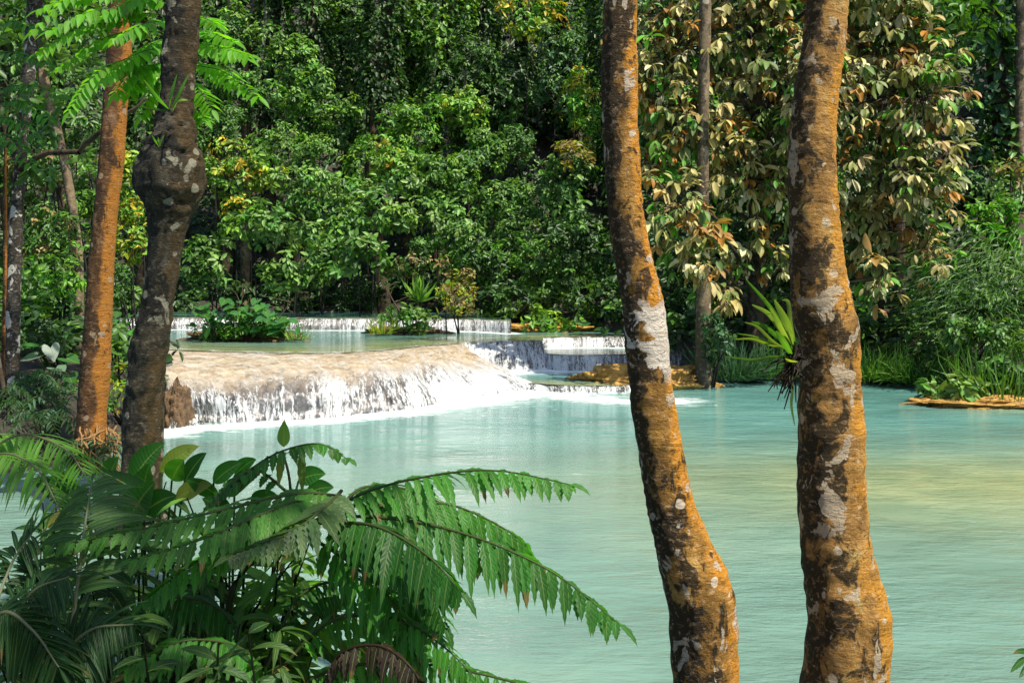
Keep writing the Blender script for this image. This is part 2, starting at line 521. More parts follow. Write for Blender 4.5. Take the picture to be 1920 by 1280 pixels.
base_px = [(306, 815), (345, 804), (450, 797), (600, 788), (750, 772), (850, 757), (930, 742), (990, 731), (1012, 725)]
BASE = np.array([G(x, y, 0) for x, y in base_px])
lip_px = [(225, 651), (310, 655), (450, 660), (600, 662), (720, 656), (800, 648), (868, 643)]
LIP = np.array([G(x, y, ZM) for x, y in lip_px])
STEP_LIP = np.array([G(868, 643, ZM), G(915, 641, ZM), G(965, 640, ZM), G(1018, 638, ZM)])
STEP_BASE = np.array([G(868, 693, ZS), G(915, 698, ZS), G(965, 697, ZS), G(1025, 693, ZS)])
SEC_LIP = np.array([G(1010, 661, Z2), G(1060, 665, Z2), G(1120, 665, Z2), G(1180, 664, Z2), G(1285, 660, Z2)])
SEC_BASE = SEC_LIP * np.array([1, 1, 0]) + np.array([0, -.22, ZS - .02])
SM_LIP = np.array([G(985, 633, ZM), G(1080, 631, ZM), G(1180, 631, ZM), G(1290, 634, ZM)])
SM_BASE = SM_LIP * np.array([1, 1, 0]) + np.array([0, -.25, Z2 - .02])
UP_LIP = np.array([G(x, y, Z3) for x, y in [(120, 598), (205, 597), (345, 596), (570, 597), (700, 597), (830, 598), (900, 599), (958, 602)]])
UP_BASE = UP_LIP * np.array([1, 1, 0]) + np.array([0, -.2, ZM - .02])


def pool(name, V, quads, mat, foam, shallow):
    o = mesh_obj(name, V, mat=mat, quads=quads, attrs={'foam': ('FLOAT', foam), 'shallow': ('FLOAT', shallow)})
    return tag(o, kind='structure')


wx = np.concatenate([np.arange(-14, -7, .7), np.arange(-7, 4, .12), np.arange(4, 22, .7)])
wy = np.concatenate([np.arange(2.5, 12, .5), np.arange(12, 21.5, .12), [22.5, 24]])
V = np.array([(x, y, 0) for y in wy for x in wx])
dist = seg_dist(V, BASE)
wid = np.interp(V[:, 0], [-5, -3, -1, .5, 2], [.38, .42, .6, .95, .9])
foam = np.exp(-(dist / (wid * 1.25)) ** 1.1) * 1.15
tail = np.array([G(1000, 733, 0), G(1080, 745, 0), G(1160, 752, 0), G(1260, 752, 0)])
foam = np.maximum(foam, .74 * np.exp(-(seg_dist(V, tail) / .95) ** 2))
shal_refl = np.exp(-(((V[:, 0] - 5.0) / 3.8) ** 2 + ((V[:, 1] - 10.6) / 1.9) ** 2)) * .85  # right-hand patch: olive-yellow reflections painted into the water colour, besides shallows
shal_refl = np.maximum(shal_refl, .5 * np.exp(-(((V[:, 0] - 8.5) / 1.3) ** 2 + ((V[:, 1] - 16.6) / .7) ** 2)))
pool('lower_pool_water', V, grid_faces(len(wy), len(wx)), M['water'], foam, shal_refl)


def lip_pool(name, front, back_y, z, mat, base, shallow_w, foam_w, n=90, m=40):
    f = smooth_path(front, n)
    rows = []
    for k in np.linspace(0, 1, m) ** 1.5:
        r = f.copy()
        r[:, 1] = f[:, 1] + (back_y - f[:, 1]) * k
        r[:, 0] = f[:, 0] * (1 + .35 * k)
        r[:, 2] = z
        rows.append(r)
    V = np.concatenate(rows)
    sh = np.exp(-(seg_dist(V, f) / shallow_w) ** 2) if shallow_w else np.zeros(len(V))
    fo = np.exp(-(seg_dist(V, base) / foam_w) ** 1.5) if base is not None else np.zeros(len(V))
    return pool(name, V, grid_faces(m, n), mat, fo, sh)


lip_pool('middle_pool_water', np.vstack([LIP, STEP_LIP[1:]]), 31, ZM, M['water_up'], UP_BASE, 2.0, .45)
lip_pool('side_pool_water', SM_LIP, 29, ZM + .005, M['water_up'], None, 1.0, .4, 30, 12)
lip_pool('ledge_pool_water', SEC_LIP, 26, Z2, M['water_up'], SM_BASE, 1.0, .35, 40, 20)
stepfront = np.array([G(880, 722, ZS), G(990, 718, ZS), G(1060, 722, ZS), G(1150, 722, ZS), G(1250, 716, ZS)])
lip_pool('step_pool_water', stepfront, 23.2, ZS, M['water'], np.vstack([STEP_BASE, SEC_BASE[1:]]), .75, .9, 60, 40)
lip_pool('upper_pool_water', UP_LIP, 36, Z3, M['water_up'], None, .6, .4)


# ------------------------------------------------------------------ cascades
def loft(curves, n, m):
    cs = [smooth_path(c, n) for c in curves]
    return np.stack([smooth_path([c[i] for c in cs], m) for i in range(n)], 1)     # m rows down the flow, n across


def fall(name, rock_name, curves, n, m, rock_mat, veil_mat, steep_from, push, amp, seed, foamy=.12, undercut=.2, soft=.16, bias=0., big=0.):
    S = loft(curves, n, m)
    du = np.gradient(S, axis=1); dv = np.gradient(S, axis=0)
    N = nz(np.cross(dv, du))
    N[N[..., 1] > .5] *= -1
    lu = np.concatenate([[0], np.cumsum(np.linalg.norm(np.diff(S[m // 2], axis=0), axis=1))])
    lv = np.cumsum(np.linalg.norm(dv, axis=-1), axis=0)
    st = np.zeros((m, n)); fo = np.zeros((m, n)); A = np.zeros((m, n)); B = np.zeros((m, n))
    for i in range(m):
        for j in range(n):
            v = i / (m - 1)
            lobe = mnoise.noise(Vector((lu[j] * .9, seed, 1)))
            st[i, j] = ss((v - steep_from - lobe * .10) / soft)
            fo[i, j] = ss((v - (1 - foamy)) / foamy) if foamy else 0
            fo[i, j] += bias * ss((lu[j] / lu[-1] - .35) / .5) * st[i, j]
            a = big * mnoise.noise(Vector((lu[j] * .75, lv[i, j] * .3, seed + 4))) + mnoise.fractal(Vector((lu[j] * 2.2, lv[i, j] * .8, seed)), .7, 2.0, 4)
            b = mnoise.fractal(Vector((lu[j] * 6, lv[i, j] * 2.0, seed + 9)), .7, 2.0, 3)
            A[i, j] = a * .7 + lobe * .8
            B[i, j] = b
    env = np.minimum(1, np.linspace(0, 1, m) * 6)[:, None]
    flat = (1 - st)
    veil = S + N * (push + amp * env * (A + .35 * B) * (.35 + .65 * st))[..., None]
    rock = S + N * (amp * env * (A * .9 + B * .9) * (.3 + .7 * st) - .01)[..., None]
    rock[..., 1] += undercut * st * np.linspace(0, 1, m)[:, None] ** .6
    rock[-1, :, 2] -= .3
    q = grid_faces(m, n)
    o = mesh_obj(rock_name, rock.reshape(-1, 3), mat=rock_mat, quads=q, attrs={'steep': ('FLOAT', st.ravel())})
    flow = np.stack([np.broadcast_to(lu[None], (m, n)), lv, np.zeros((m, n)) + seed], -1)
    w = mesh_obj(name, veil.reshape(-1, 3), mat=veil_mat, quads=q, attrs={'flow': ('FLOAT_VECTOR', flow.reshape(-1, 3)), 'steep': ('FLOAT', st.ravel()), 'foam': ('FLOAT', fo.ravel())})
    tag(o, kind='structure')
    tag(w, kind='structure')
    return o, w


mid_px = [(300, 692, .66), (320, 690, .66), (450, 690, .67), (600, 688, .66), (720, 679, .66), (820, 668, .64), (905, 672, .52)]
crest_px = [(312, 738, .44), (338, 735, .46), (450, 731, .48), (600, 723, .49), (730, 711, .48), (840, 701, .42), (960, 700, .27)]
fallb_px = [(318, 790, .10), (345, 782, .10), (450, 780, .12), (600, 772, .12), (745, 758, .12), (880, 738, .10), (1003, 722, .05)]


def lz(rows):
    return [G(x, y, z) for x, y, z in rows]


low = [np.array(b) - np.array([0, .02, .06]) for b in [BASE[0], BASE[1], BASE[2], BASE[3], BASE[4], BASE[5] * .5 + BASE[6] * .5, BASE[8]]]
LIPd = LIP + np.array([0, .03, -.006])
fall('cascade_water', 'cascade_terrain', [LIPd, lz(mid_px), lz(crest_px), lz(fallb_px), low], 340, 110, M['travertine'], M['fall_big'], .27, .035, .10, 3.0, .10, .30, .36, .36, 1.6)
SLd = STEP_LIP + np.array([0, .08, -.012])
fall('step_curtain_water', 'step_ledge_terrain', [SLd, STEP_LIP * np.array([1, 1, 0]) + np.array([0, -.10, ZM - .06]), STEP_BASE * .5 + STEP_LIP * .5 + np.array([0, -.12, .02]), STEP_BASE + np.array([0, -.10, -.03])],
     160, 40, M['travertine'], M['fall_thin'], .12, .03, .05, 11.0, .1, .12)


def curtain(nm, lip, base, n, seed, bulge=.10):
    l = lip + np.array([0, .10, -.012])
    a = lip * np.array([1, 1, 0]) + np.array([0, -bulge * .7, lip[0][2] - .04])
    b = lip * .5 + base * .5 + np.array([0, -bulge, 0])
    fall(nm[0], nm[1], [l, a, b, base + np.array([0, -.06, -.02])], n, 26, M['travertine'], M['fall_thin'], .18, .02, .035, seed, .12, .10)


curtain(('step_edge_water', 'step_edge_terrain'), stepfront, stepfront + np.array([0, -.28, -ZS - .01]), 120, 51.0, .04)
curtain(('ledge_curtain_water', 'ledge_terrain'), SEC_LIP, SEC_BASE, 150, 21.0)
curtain(('small_step_water', 'small_step_terrain'), SM_LIP, SM_BASE, 150, 31.0)
curtain(('upper_curtain_water', 'upper_ledge_terrain'), UP_LIP, UP_BASE, 420, 41.0)


# ------------------------------------------------------------------ rocks
def lumpy(name, label, px0, px1, py, z0, h, depth, mat, seed, drip=True):
    a, b = G(px0, py, z0), G(px1, py, z0)
    c = (a + b) / 2
    w = np.linalg.norm(b - a) / 2
    nu, nv = 70, 46
    V = []
    for i in range(nv):
        ph = i / (nv - 1) * math.pi * .62
        for j in range(nu):
            th = j / nu * 2 * math.pi
            d = np.array((math.cos(th) * math.sin(ph), math.sin(th) * math.sin(ph), math.cos(ph)))
            k = 1 + .32 * mnoise.fractal(Vector(d * 2.2) + Vector((seed, 0, 0)), .8, 2, 4) + .12 * mnoise.noise(Vector((math.cos(th) * 9, math.sin(th) * 9, ph * (1.2 if drip else 9) + seed)))
            p = np.array((d[0] * w, d[1] * depth, max(-.5, (abs(d[2]) ** .7 * np.sign(d[2]))) * h)) * k
            V.append(c + p + np.array((0, depth * .6, 0)))
    o = mesh_obj(name, V, mat=mat, quads=grid_faces(nv, nu, True), loc=c)
    o.location = c
    return tag(o, label, 'rock')


lumpy('travertine_rock', 'golden lumpy rock bank beside the turquoise pool behind the leaning mottled trunk', 1075, 1345, 728, 0, .38, .8, M['gold_rock'], 2.0)
lumpy('travertine_rock', 'low golden rock shelf at the right end of the upper curtain fall', 945, 1120, 622, ZM, .20, .8, M['gold_rock'], 5.0)
lumpy('travertine_rock', 'flat tan stone shelf under the leafy plants on the right shore', 1735, 2010, 764, 0, .13, .6, M['gold_rock'], 8.0)
lumpy('mossy_boulder', 'brown mossy boulder at the left end of the big white cascade', 296, 350, 800, 0, .55, .35, M['brown_rock'], 3.3)
lumpy('island_rock', 'low brown rock island carrying broad leafy plants in the middle pool', 345, 570, 638, ZM, .22, .55, M['brown_rock'], 6.1)
lumpy('island_rock', 'small dark rock islet with a bush against the upper curtain fall', 690, 835, 626, ZM, .16, .5, M['brown_rock'], 7.7)


# ------------------------------------------------------------------ trunks
def trunk(rows, Y, zbot, ztop, mat, root=None, name='trunk', seg=30, step=.035, amp=.07, seed=0., lean=None, flare=.35, loc=None):
    rows = sorted(rows, key=lambda r: -r[0])
    z = np.array([CZ + (H0 - r[0]) / F * Y for r in rows])
    xc = np.array([((r[1] + r[2]) / 2 - 960) / F * Y for r in rows])
    rad = np.array([(r[2] - r[1]) / 2 / F * Y for r in rows])
    if z[0] > zbot:
        z = np.concatenate([[zbot], z]); xc = np.concatenate([[xc[0]], xc]); rad = np.concatenate([[rad[0] * (1 + flare)], rad])
    if ztop > z[-1]:
        sl = (xc[-1] - xc[-3]) / max(z[-1] - z[-3], .2) * .6
        xc = np.concatenate([xc, [xc[-1] + sl * (ztop - z[-1])]]); rad = np.concatenate([rad, [rad[-1] * .6]]); z = np.concatenate([z, [ztop]])
    n = max(12, int((z[-1] - z[0]) / step))
    zz = np.linspace(z[0], z[-1], n)
    ker = np.exp(-np.linspace(-2, 2, 9) ** 2); ker /= ker.sum()
    sm = lambda a: np.convolve(np.pad(np.interp(zz, z, a), 4, 'edge'), ker, 'valid')
    X, Rd = sm(xc), sm(rad)
    V, S = [], []
    for i in range(n):
        ring = .018 * Rd[i] * math.sin(zz[i] * 55 / max(.4, Rd[i] * 9) + 2 * mnoise.noise(Vector((zz[i] * 3, seed, 0))))
        for j in range(seg):
            th = 2 * math.pi * j / seg
            cx, cy = math.cos(th), math.sin(th)
            hf = .45 * amp * mnoise.noise(Vector((cx * 4, cy * 4, zz[i] * 2.2 / max(.12, Rd[i]) * .4 + seed)))
            k = Rd[i] * (1 + hf + amp * mnoise.fractal(Vector((cx * 1.5, cy * 1.5, zz[i] * .5 / max(.06, Rd[i]) + seed)), .8, 2, 4)) + ring
            V.append((X[i] + cx * k, Y + cy * k, zz[i]))
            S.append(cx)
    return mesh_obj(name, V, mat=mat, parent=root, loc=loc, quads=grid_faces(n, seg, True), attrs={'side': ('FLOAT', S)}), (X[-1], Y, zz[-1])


def limb(root, loc, pts, r0, r1, mat, name='branch', seg=8, n=14, wig=0.03):
    p = smooth_path(pts, n)
    p += R.normal(0, wig * .3, p.shape)
    V, Q = tube_arrays(p, np.linspace(r0, r1, n), seg)
    return mesh_obj(name, V, mat=mat, parent=root, loc=loc, quads=Q, attrs={'side': ('FLOAT', np.zeros(len(V)))})


def overhead_crown(root, loc, top, rx, rz, n, pal, L, rng, tip=None):
    bag = Bag()
    blobs = [(np.array(top) + rng.normal(0, 1, 3) * (rx * .45, rx * .45, rz * .4), np.array((rx, rx, rz)) * rng.uniform(.35, .6)) for _ in range(9)]
    c, d = blob_pts(blobs, n, rng, 0)
    clumps(bag, c, d, L, pal, 9, .45, .3, 'far', rng=rng)
    o = bag.build('crown', M['leaf'], root, loc)
    for b, _ in blobs[:6]:
        limb(root, loc, [np.array(top) - (0, 0, rz) if tip is None else np.array(tip), (np.array(top) + b) / 2 - (0, 0, .2), b], .04, .012, M['bark_shade'])
    return o


T1 = [(0, 1132, 1195), (75, 1130, 1194), (150, 1128, 1195), (230, 1128, 1196), (300, 1132, 1200), (380, 1138, 1205), (450, 1145, 1215), (510, 1156, 1230), (560, 1165, 1244), (640, 1172, 1253), (700, 1178, 1258), (760, 1183, 1268), (830, 1193, 1278),
      (900, 1205, 1291), (960, 1215, 1308), (1000, 1222, 1326), (1030, 1229, 1342), (1060, 1236, 1360), (1090, 1243, 1372), (1120, 1250, 1380), (1160, 1255, 1383), (1200, 1256, 1383), (1280, 1260, 1386)]
T2 = [(0, 1515, 1590), (100, 1503, 1582), (160, 1490, 1574), (200, 1484, 1568), (300, 1478, 1565), (400, 1480, 1571), (500, 1482, 1583), (560, 1483, 1594), (600, 1487, 1606), (640, 1502, 1610), (700, 1501, 1612), (800, 1498, 1619),
      (920, 1496, 1622), (1000, 1502, 1628), (1060, 1506, 1640), (1100, 1510, 1652), (1150, 1515, 1668), (1200, 1513, 1668), (1280, 1505, 1660)]
rg = np.random.default_rng(11)
loc = np.array(((1322 - 960) / F * 3.6, 3.6, .40))
t1 = thing('mottled_tree', 'slender leaning tree trunk with big white lichen patch and edge painted sunlit orange before the pool', 'tree', loc)
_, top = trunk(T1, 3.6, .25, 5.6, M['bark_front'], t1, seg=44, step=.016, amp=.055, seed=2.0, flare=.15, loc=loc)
overhead_crown(t1, loc, (top[0] + .1, 3.5, 7.3), 1.2, .8, 90, 'mid', .26, rg)
loc = np.array(((1582 - 960) / F * 3.7, 3.7, .40))
t2 = thing('mottled_tree', 'thicker brown scaly tree trunk with a strap leaved plant growing on its left side', 'tree', loc)
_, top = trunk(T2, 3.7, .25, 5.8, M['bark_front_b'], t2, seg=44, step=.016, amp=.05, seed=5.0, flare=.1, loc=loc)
overhead_crown(t2, loc, (top[0] - .2, .7, 7.3), 1.7, .7, 34, 'mid', .26, rg, top)  # unseen crown reaching over the camera, added to shade the near plants

T3 = [(0, 315, 375), (100, 305, 366), (200, 298, 362), (245, 288, 366), (270, 275, 370), (300, 263, 378), (340, 260, 381), (365, 266, 375), (390, 278, 365), (430, 283, 350), (500, 278, 337), (560, 270, 326), (650, 249, 313), (750, 236, 303), (850, 229, 299), (930, 226, 300)]
loc = np.array(((264 - 960) / F * 8.5, 8.5, .25))
t3 = thing('burled_tree', 'dark mossy tree trunk with a swollen burl on the left bank', 'tree', loc)
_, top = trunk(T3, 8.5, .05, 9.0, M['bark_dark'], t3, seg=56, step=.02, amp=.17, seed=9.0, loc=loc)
overhead_crown(t3, loc, (top[0] - 1.6, 10.2, 9.6), 1.6, .9, 120, 'mid', .28, rg)
T4 = [(0, 204, 247), (100, 202, 246), (200, 194, 238), (300, 186, 232), (400, 177, 219), (500, 166, 213), (600, 160, 209), (700, 151, 206), (780, 146, 198), (840, 140, 200)]
loc = np.array(((170 - 960) / F * 11.6, 11.6, .25))
t4 = thing('orange_tree', 'smooth orange barked tree trunk standing on the rooty left bank', 'tree', loc)
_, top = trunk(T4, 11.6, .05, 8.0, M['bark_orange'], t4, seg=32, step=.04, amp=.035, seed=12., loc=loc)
overhead_crown(t4, loc, (top[0] - 1.2, 13.0, 9.2), 1.7, .9, 130, 'mid', .28, rg)
for k in range(34):
    a = loc + (rg.uniform(-.1, .5), -.1 - .2 * rg.random(), .25 - rg.random() * .15)
    e = np.array((loc[0] + rg.uniform(.0, .75), loc[1] - rg.uniform(.1, .75), rg.uniform(-.1, .12)))
    limb(t4, loc, [a, (a + e) / 2 + (rg.uniform(-.1, .1), -.05, rg.uniform(-.02, .12)), e], .012, .004, M['root'], 'root', 6, 10)
T5 = [(0, 52, 82), (75, 47, 72), (150, 42, 65), (250, 33, 53), (400, 20, 43), (550, 13, 38), (700, 10, 36), (750, 8, 38)]
loc = np.array(((24 - 960) / F * 14, 14, .45))
t5 = thing('pale_tree', 'thin white spotted tree trunk at the left end of the bank', 'tree', loc)
trunk(T5, 14, .3, 8.5, M['bark_pale'], t5, seg=20, step=.06, amp=.06, seed=15., loc=loc)
limb(t5, loc, [P(32, 320, 14), P(80, 290, 13.7), P(150, 283, 13.4)], .05, .035, M['bark_shade'])
limb(t5, loc, [P(150, 283, 13.4), P(200, 240, 13.2), P(245, 210, 13), P(275, 185, 13)], .035, .022, M['bark_shade'])
limb(t5, loc, [P(30, 300, 14), P(8, 240, 14), P(-5, 160, 14)], .05, .03, M['bark_shade'])
limb(t5, loc, [P(50, 120, 14), P(75, 70, 14), P(105, -10, 14)], .03, .02, M['bark_shade'])


def bare(name, label, rows, Y, mat, ztop=13, group=None, crown=None, seed=0.):
    c = rows[-1]
    x = ((c[1] + c[2]) / 2 - 960) / F * Y
    zb = ground_h(x, Y) - .2
    loc = np.array((x, Y, zb + .2))
    t = thing(name, label, 'tree', loc, group)
    _, top = trunk(rows, Y, zb, ztop, mat, t, seg=14, step=.12, amp=.06, seed=seed, loc=loc)
    bag = Bag()
    cc, dd = blob_pts([(np.array(top) + (0, 0, .5), np.array((1.6, 1.6, 1.0))), (np.array(top) + (.9, -.5, .0), np.array((1.2, 1.2, .8))), (np.array(top) + (-.8, .2, -.1), np.array((1.2, 1.2, .8)))], crown or 120, rg, 0)
    clumps(bag, cc, dd, .24, 'mid', 8, .45, rng=rg)
    bag.build('crown', M['leaf'], t, loc)
    return t


bare('leaning_tree', 'pale crooked trunk leaning among the left jungle bushes', [(140, 70, 90), (190, 82, 100), (240, 97, 115), (300, 112, 128), (350, 120, 138), (450, 140, 153), (480, 142, 156)], 21, M['bark_far'], 7.2, seed=1)
bare('leaning_tree', 'bare pale trunk curving out of the jungle wall near the top', [(-60, 500, 530), (0, 475, 497), (40, 462, 481), (70, 457, 473), (110, 453, 470)], 34.5, M['bark_far'], 15, seed=2)
bare('straight_tree', 'straight tan trunk passing through the tan leaved crown', [(0, 1311, 1334), (100, 1310, 1332), (200, 1309, 1329), (410, 1305, 1329), (520, 1306, 1332)], 19.9, M['bark_far'], 11.5, crown=50, seed=3)
bare('straight_tree', 'pale straight trunk at the right side above the vine column', [(-20, 1906, 1924), (150, 1903, 1922), (300, 1903, 1922)], 25, M['bark_far'], 11, seed=4)
bare('slim_pole_tree', 'slim orange sapling pole beside the white spotted trunk', [(380, 6, 13), (560, 5, 13), (620, 4, 13)], 15, M['bark_orange'], 4.5, crown=40, seed=5)
bare('dark_tree', 'darker thick trunk in the shade under the tan crown', [(400, 1672, 1696), (560, 1674, 1698), (690, 1672, 1700)], 21.5, M['bark_shade'], 7.5, group='dark trunks under the tan crown', seed=6)
bare('dark_tree', 'thinner dark trunk in the shade beside the thick dark one', [(400, 1645, 1656), (560, 1646, 1657), (690, 1645, 1660)], 21.8, M['bark_shade'], 7.5, group='dark trunks under the tan crown', seed=7)

# ------------------------------------------------------------------ tan leaved tree over the far shore
rt = np.random.default_rng(23)
loc = np.array(((1420 - 960) / F * 20.9, 20.9, .5))
tan = thing('tan_leaved_tree', 'broad tree with drooping tan and rust leaves overhanging the pool', 'tree', loc)
trunk([(300, 1405, 1432), (500, 1402, 1432), (690, 1398, 1434)], 20.9, .1, 7.6, M['bark_shade'], tan, seg=16, step=.1, seed=3., loc=loc)
tb = [(1260, 90, 120, 130), (1290, 230, 90, 110), (1400, 60, 130, 110), (1430, 200, 110, 120), (1400, 330, 120, 110), (1270, 380, 70, 90), (1300, 480, 60, 70), (1320, 430, 40, 50), (1225, 180, 50, 90), (1220, 300, 45, 70), (1420, 470, 80, 60), (1640, 80, 140, 110), (1720, 170, 100, 120), (1640, 260, 110, 100), (1720, 330, 90, 100),
      (1640, 420, 90, 100), (1730, 470, 60, 70), (1640, 520, 50, 60), (1540, 150, 100, 120), (1540, 330, 90, 120), (1400, -20, 110, 60), (1640, -30, 120, 70), (1350, 540, 50, 50)]
bag, twigs = Bag(), Bag()
tipsP = []
for (bx, by, rx, ry) in tb:
    Yc = 19.2 if by > 370 and bx < 1350 else rt.uniform(20.2, 20.9) if bx < 1340 else rt.uniform(20.4, 21.4) if bx < 1450 else rt.uniform(19.6, 21.0)
    c = P(bx, by, Yc); s = Yc / F
    limb(tan, loc, [np.array((loc[0], loc[1], max(1.2, c[2] - 1.5))), (c + np.array((loc[0], loc[1], c[2] - .6))) / 2, c], .05, .02, M['bark_shade'], 'branch', 6, 9)
    n = int(rx * ry / 118)
    d = nz(rt.normal(size=(n, 3)))
    d[(d[:, 1] > 0) & (rt.random(n) < .6), 1] *= -1
    tips = c + d * np.array((rx * s, .9, ry * s)) * rt.uniform(.35, 1.12, (n, 1))
    for q, dd in zip(tips, d):
        twigs.tube(smooth_path([c + (q - c) * .3, c + (q - c) * .7 + (0, 0, .08), q], 5), np.linspace(.012, .005, 5), (.06, .04, .02), 4)
    tipsP.append((tips, d))
tips = np.concatenate([a for a, _ in tipsP]); td = np.concatenate([b for _, b in tipsP])
N = len(tips)
per = 7
th = rt.uniform(0, 6.283, (N, 1)) + np.arange(per)[None] * (6.283 / per) + rt.normal(0, .25, (N, per))
rad = np.stack([np.cos(th), np.sin(th), np.zeros_like(th)], -1)
cl = pal_cols('tan', N, .2, rt)
gm = rt.random(N) < .15
cl[gm] = pal_cols('bright', int(gm.sum()), .2, rt)
om = rt.random(N) < .08
cl[om] = np.array((.38, .17, .02)) * rt.uniform(.7, 1.2, (int(om.sum()), 1))
dr = rt.uniform(.3, 1.9, (N, per, 1))
ax = rad * 1.0 + td[:, None] * .6 - UP * dr + rt.normal(0, .38, (N, per, 3))
nr = UP * 1.0 + rad * rt.uniform(.3, 1.0, (N, per, 1)) + np.array((0, -.5, 0)) + rt.normal(0, .25, (N, per, 3))
Ls = rt.uniform(.18, .36, (N, per)) * rt.uniform(.6, 1.22, (N, 1)) * np.where(rt.random((N, per)) < .2, .3, 1)
cc = cl[:, None] * rt.uniform(.65, 1.25, (N, per, 1))
leaves(bag, (tips[:, None] + rad * .02 + td[:, None] * rt.uniform(-.14, .02, (N, per, 1))).reshape(-1, 3), ax.reshape(-1, 3), nr.reshape(-1, 3), Ls.ravel(), .37, cc.reshape(-1, 3), 'big')
bag.build('crown', M['dryleaf'], tan, loc)
twigs.build('twigs', M['stem_brown'], tan, loc)

# ------------------------------------------------------------------ jungle wall
hb = Bag()
rh = np.random.default_rng(31)
pts, outs = [], []
for _ in range(15000):
    x, y = rh.uniform(-24, 24), rh.uniform(17, 50)
    if abs(x) > .62 * y + 2:
        continue
    h = ground_h(x, y)
    if h < .22 or (y < 20 and x > -5) or (x < -4.5 and y < 17):
        continue
    e = .4
    nrm = nz(np.array((-(ground_h(x + e, y) - h) / e, -(ground_h(x, y + e) - h) / e, 1)))
    pts.append(np.array((x, y, h)) + nrm * rh.uniform(.0, .9)); outs.append(nrm + (0, -.5, 0))
pts, outs = np.array(pts), np.array(outs)
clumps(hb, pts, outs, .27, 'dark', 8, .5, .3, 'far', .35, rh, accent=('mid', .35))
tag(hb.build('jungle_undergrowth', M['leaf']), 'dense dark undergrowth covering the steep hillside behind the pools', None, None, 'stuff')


def shrub(name, label, px, py, rx, ry, Y, L, pal, dens=1.0, group=None, droop=.35, W=.5, per=9, accent=None, tpl='far', mat='leaf', nb=9, deep=.8, cat='shrub', seed=None):
    rng = np.random.default_rng(int(px * 7 + py * 13 + Y * 3) if seed is None else seed)
    s = Y / F
    c = P(px, py, Y)
    base = np.array((c[0], Y + .3, 0))
    base[2] = max(ground_h(base[0], base[1]), -.2)
    if base[2] > c[2] - .1:
        base[2] = c[2] - .3
    t = thing(name, label, cat, base, group)
    blobs = [(c, np.array((rx * s * .55, deep * .6, ry * s * .55)))]
    for _ in range(nb):
        a = rng.uniform(0, 6.283); q = rng.uniform(.3, .85)
        k = rng.uniform(.22, .42)
        blobs.append((c + np.array((math.cos(a) * rx * s * q, rng.uniform(-.5, .3) * deep, math.sin(a) * ry * s * q)), np.array((rx * s * k, deep * k * 1.1, ry * s * k))))
    L *= .85 * rng.uniform(.68, 1.4)
    n = int(dens * rx * ry * s * s * 4.2 / (L * L * W) / per * 3.0) + 6
    bag = Bag()
    cc, dd = blob_pts(blobs, n, rng)
    clumps(bag, cc, dd, L, pal, per, W, droop, tpl, .28, rng, accent=accent)
    bag.build('foliage', M[mat], t, base)
    st = Bag()
    for b, r in (blobs[:1] if Y > 27 else blobs[:4]):
        mid = (base + b) / 2 + rng.normal(0, .12, 3)
        st.tube(smooth_path([base - (0, 0, .1), mid, b, b + (b - mid) * .4], 10), np.linspace(.03, .008, 10), (.07, .05, .025), 5)
    st.build('stem', M['stem_shaded'], t, base)
    return t


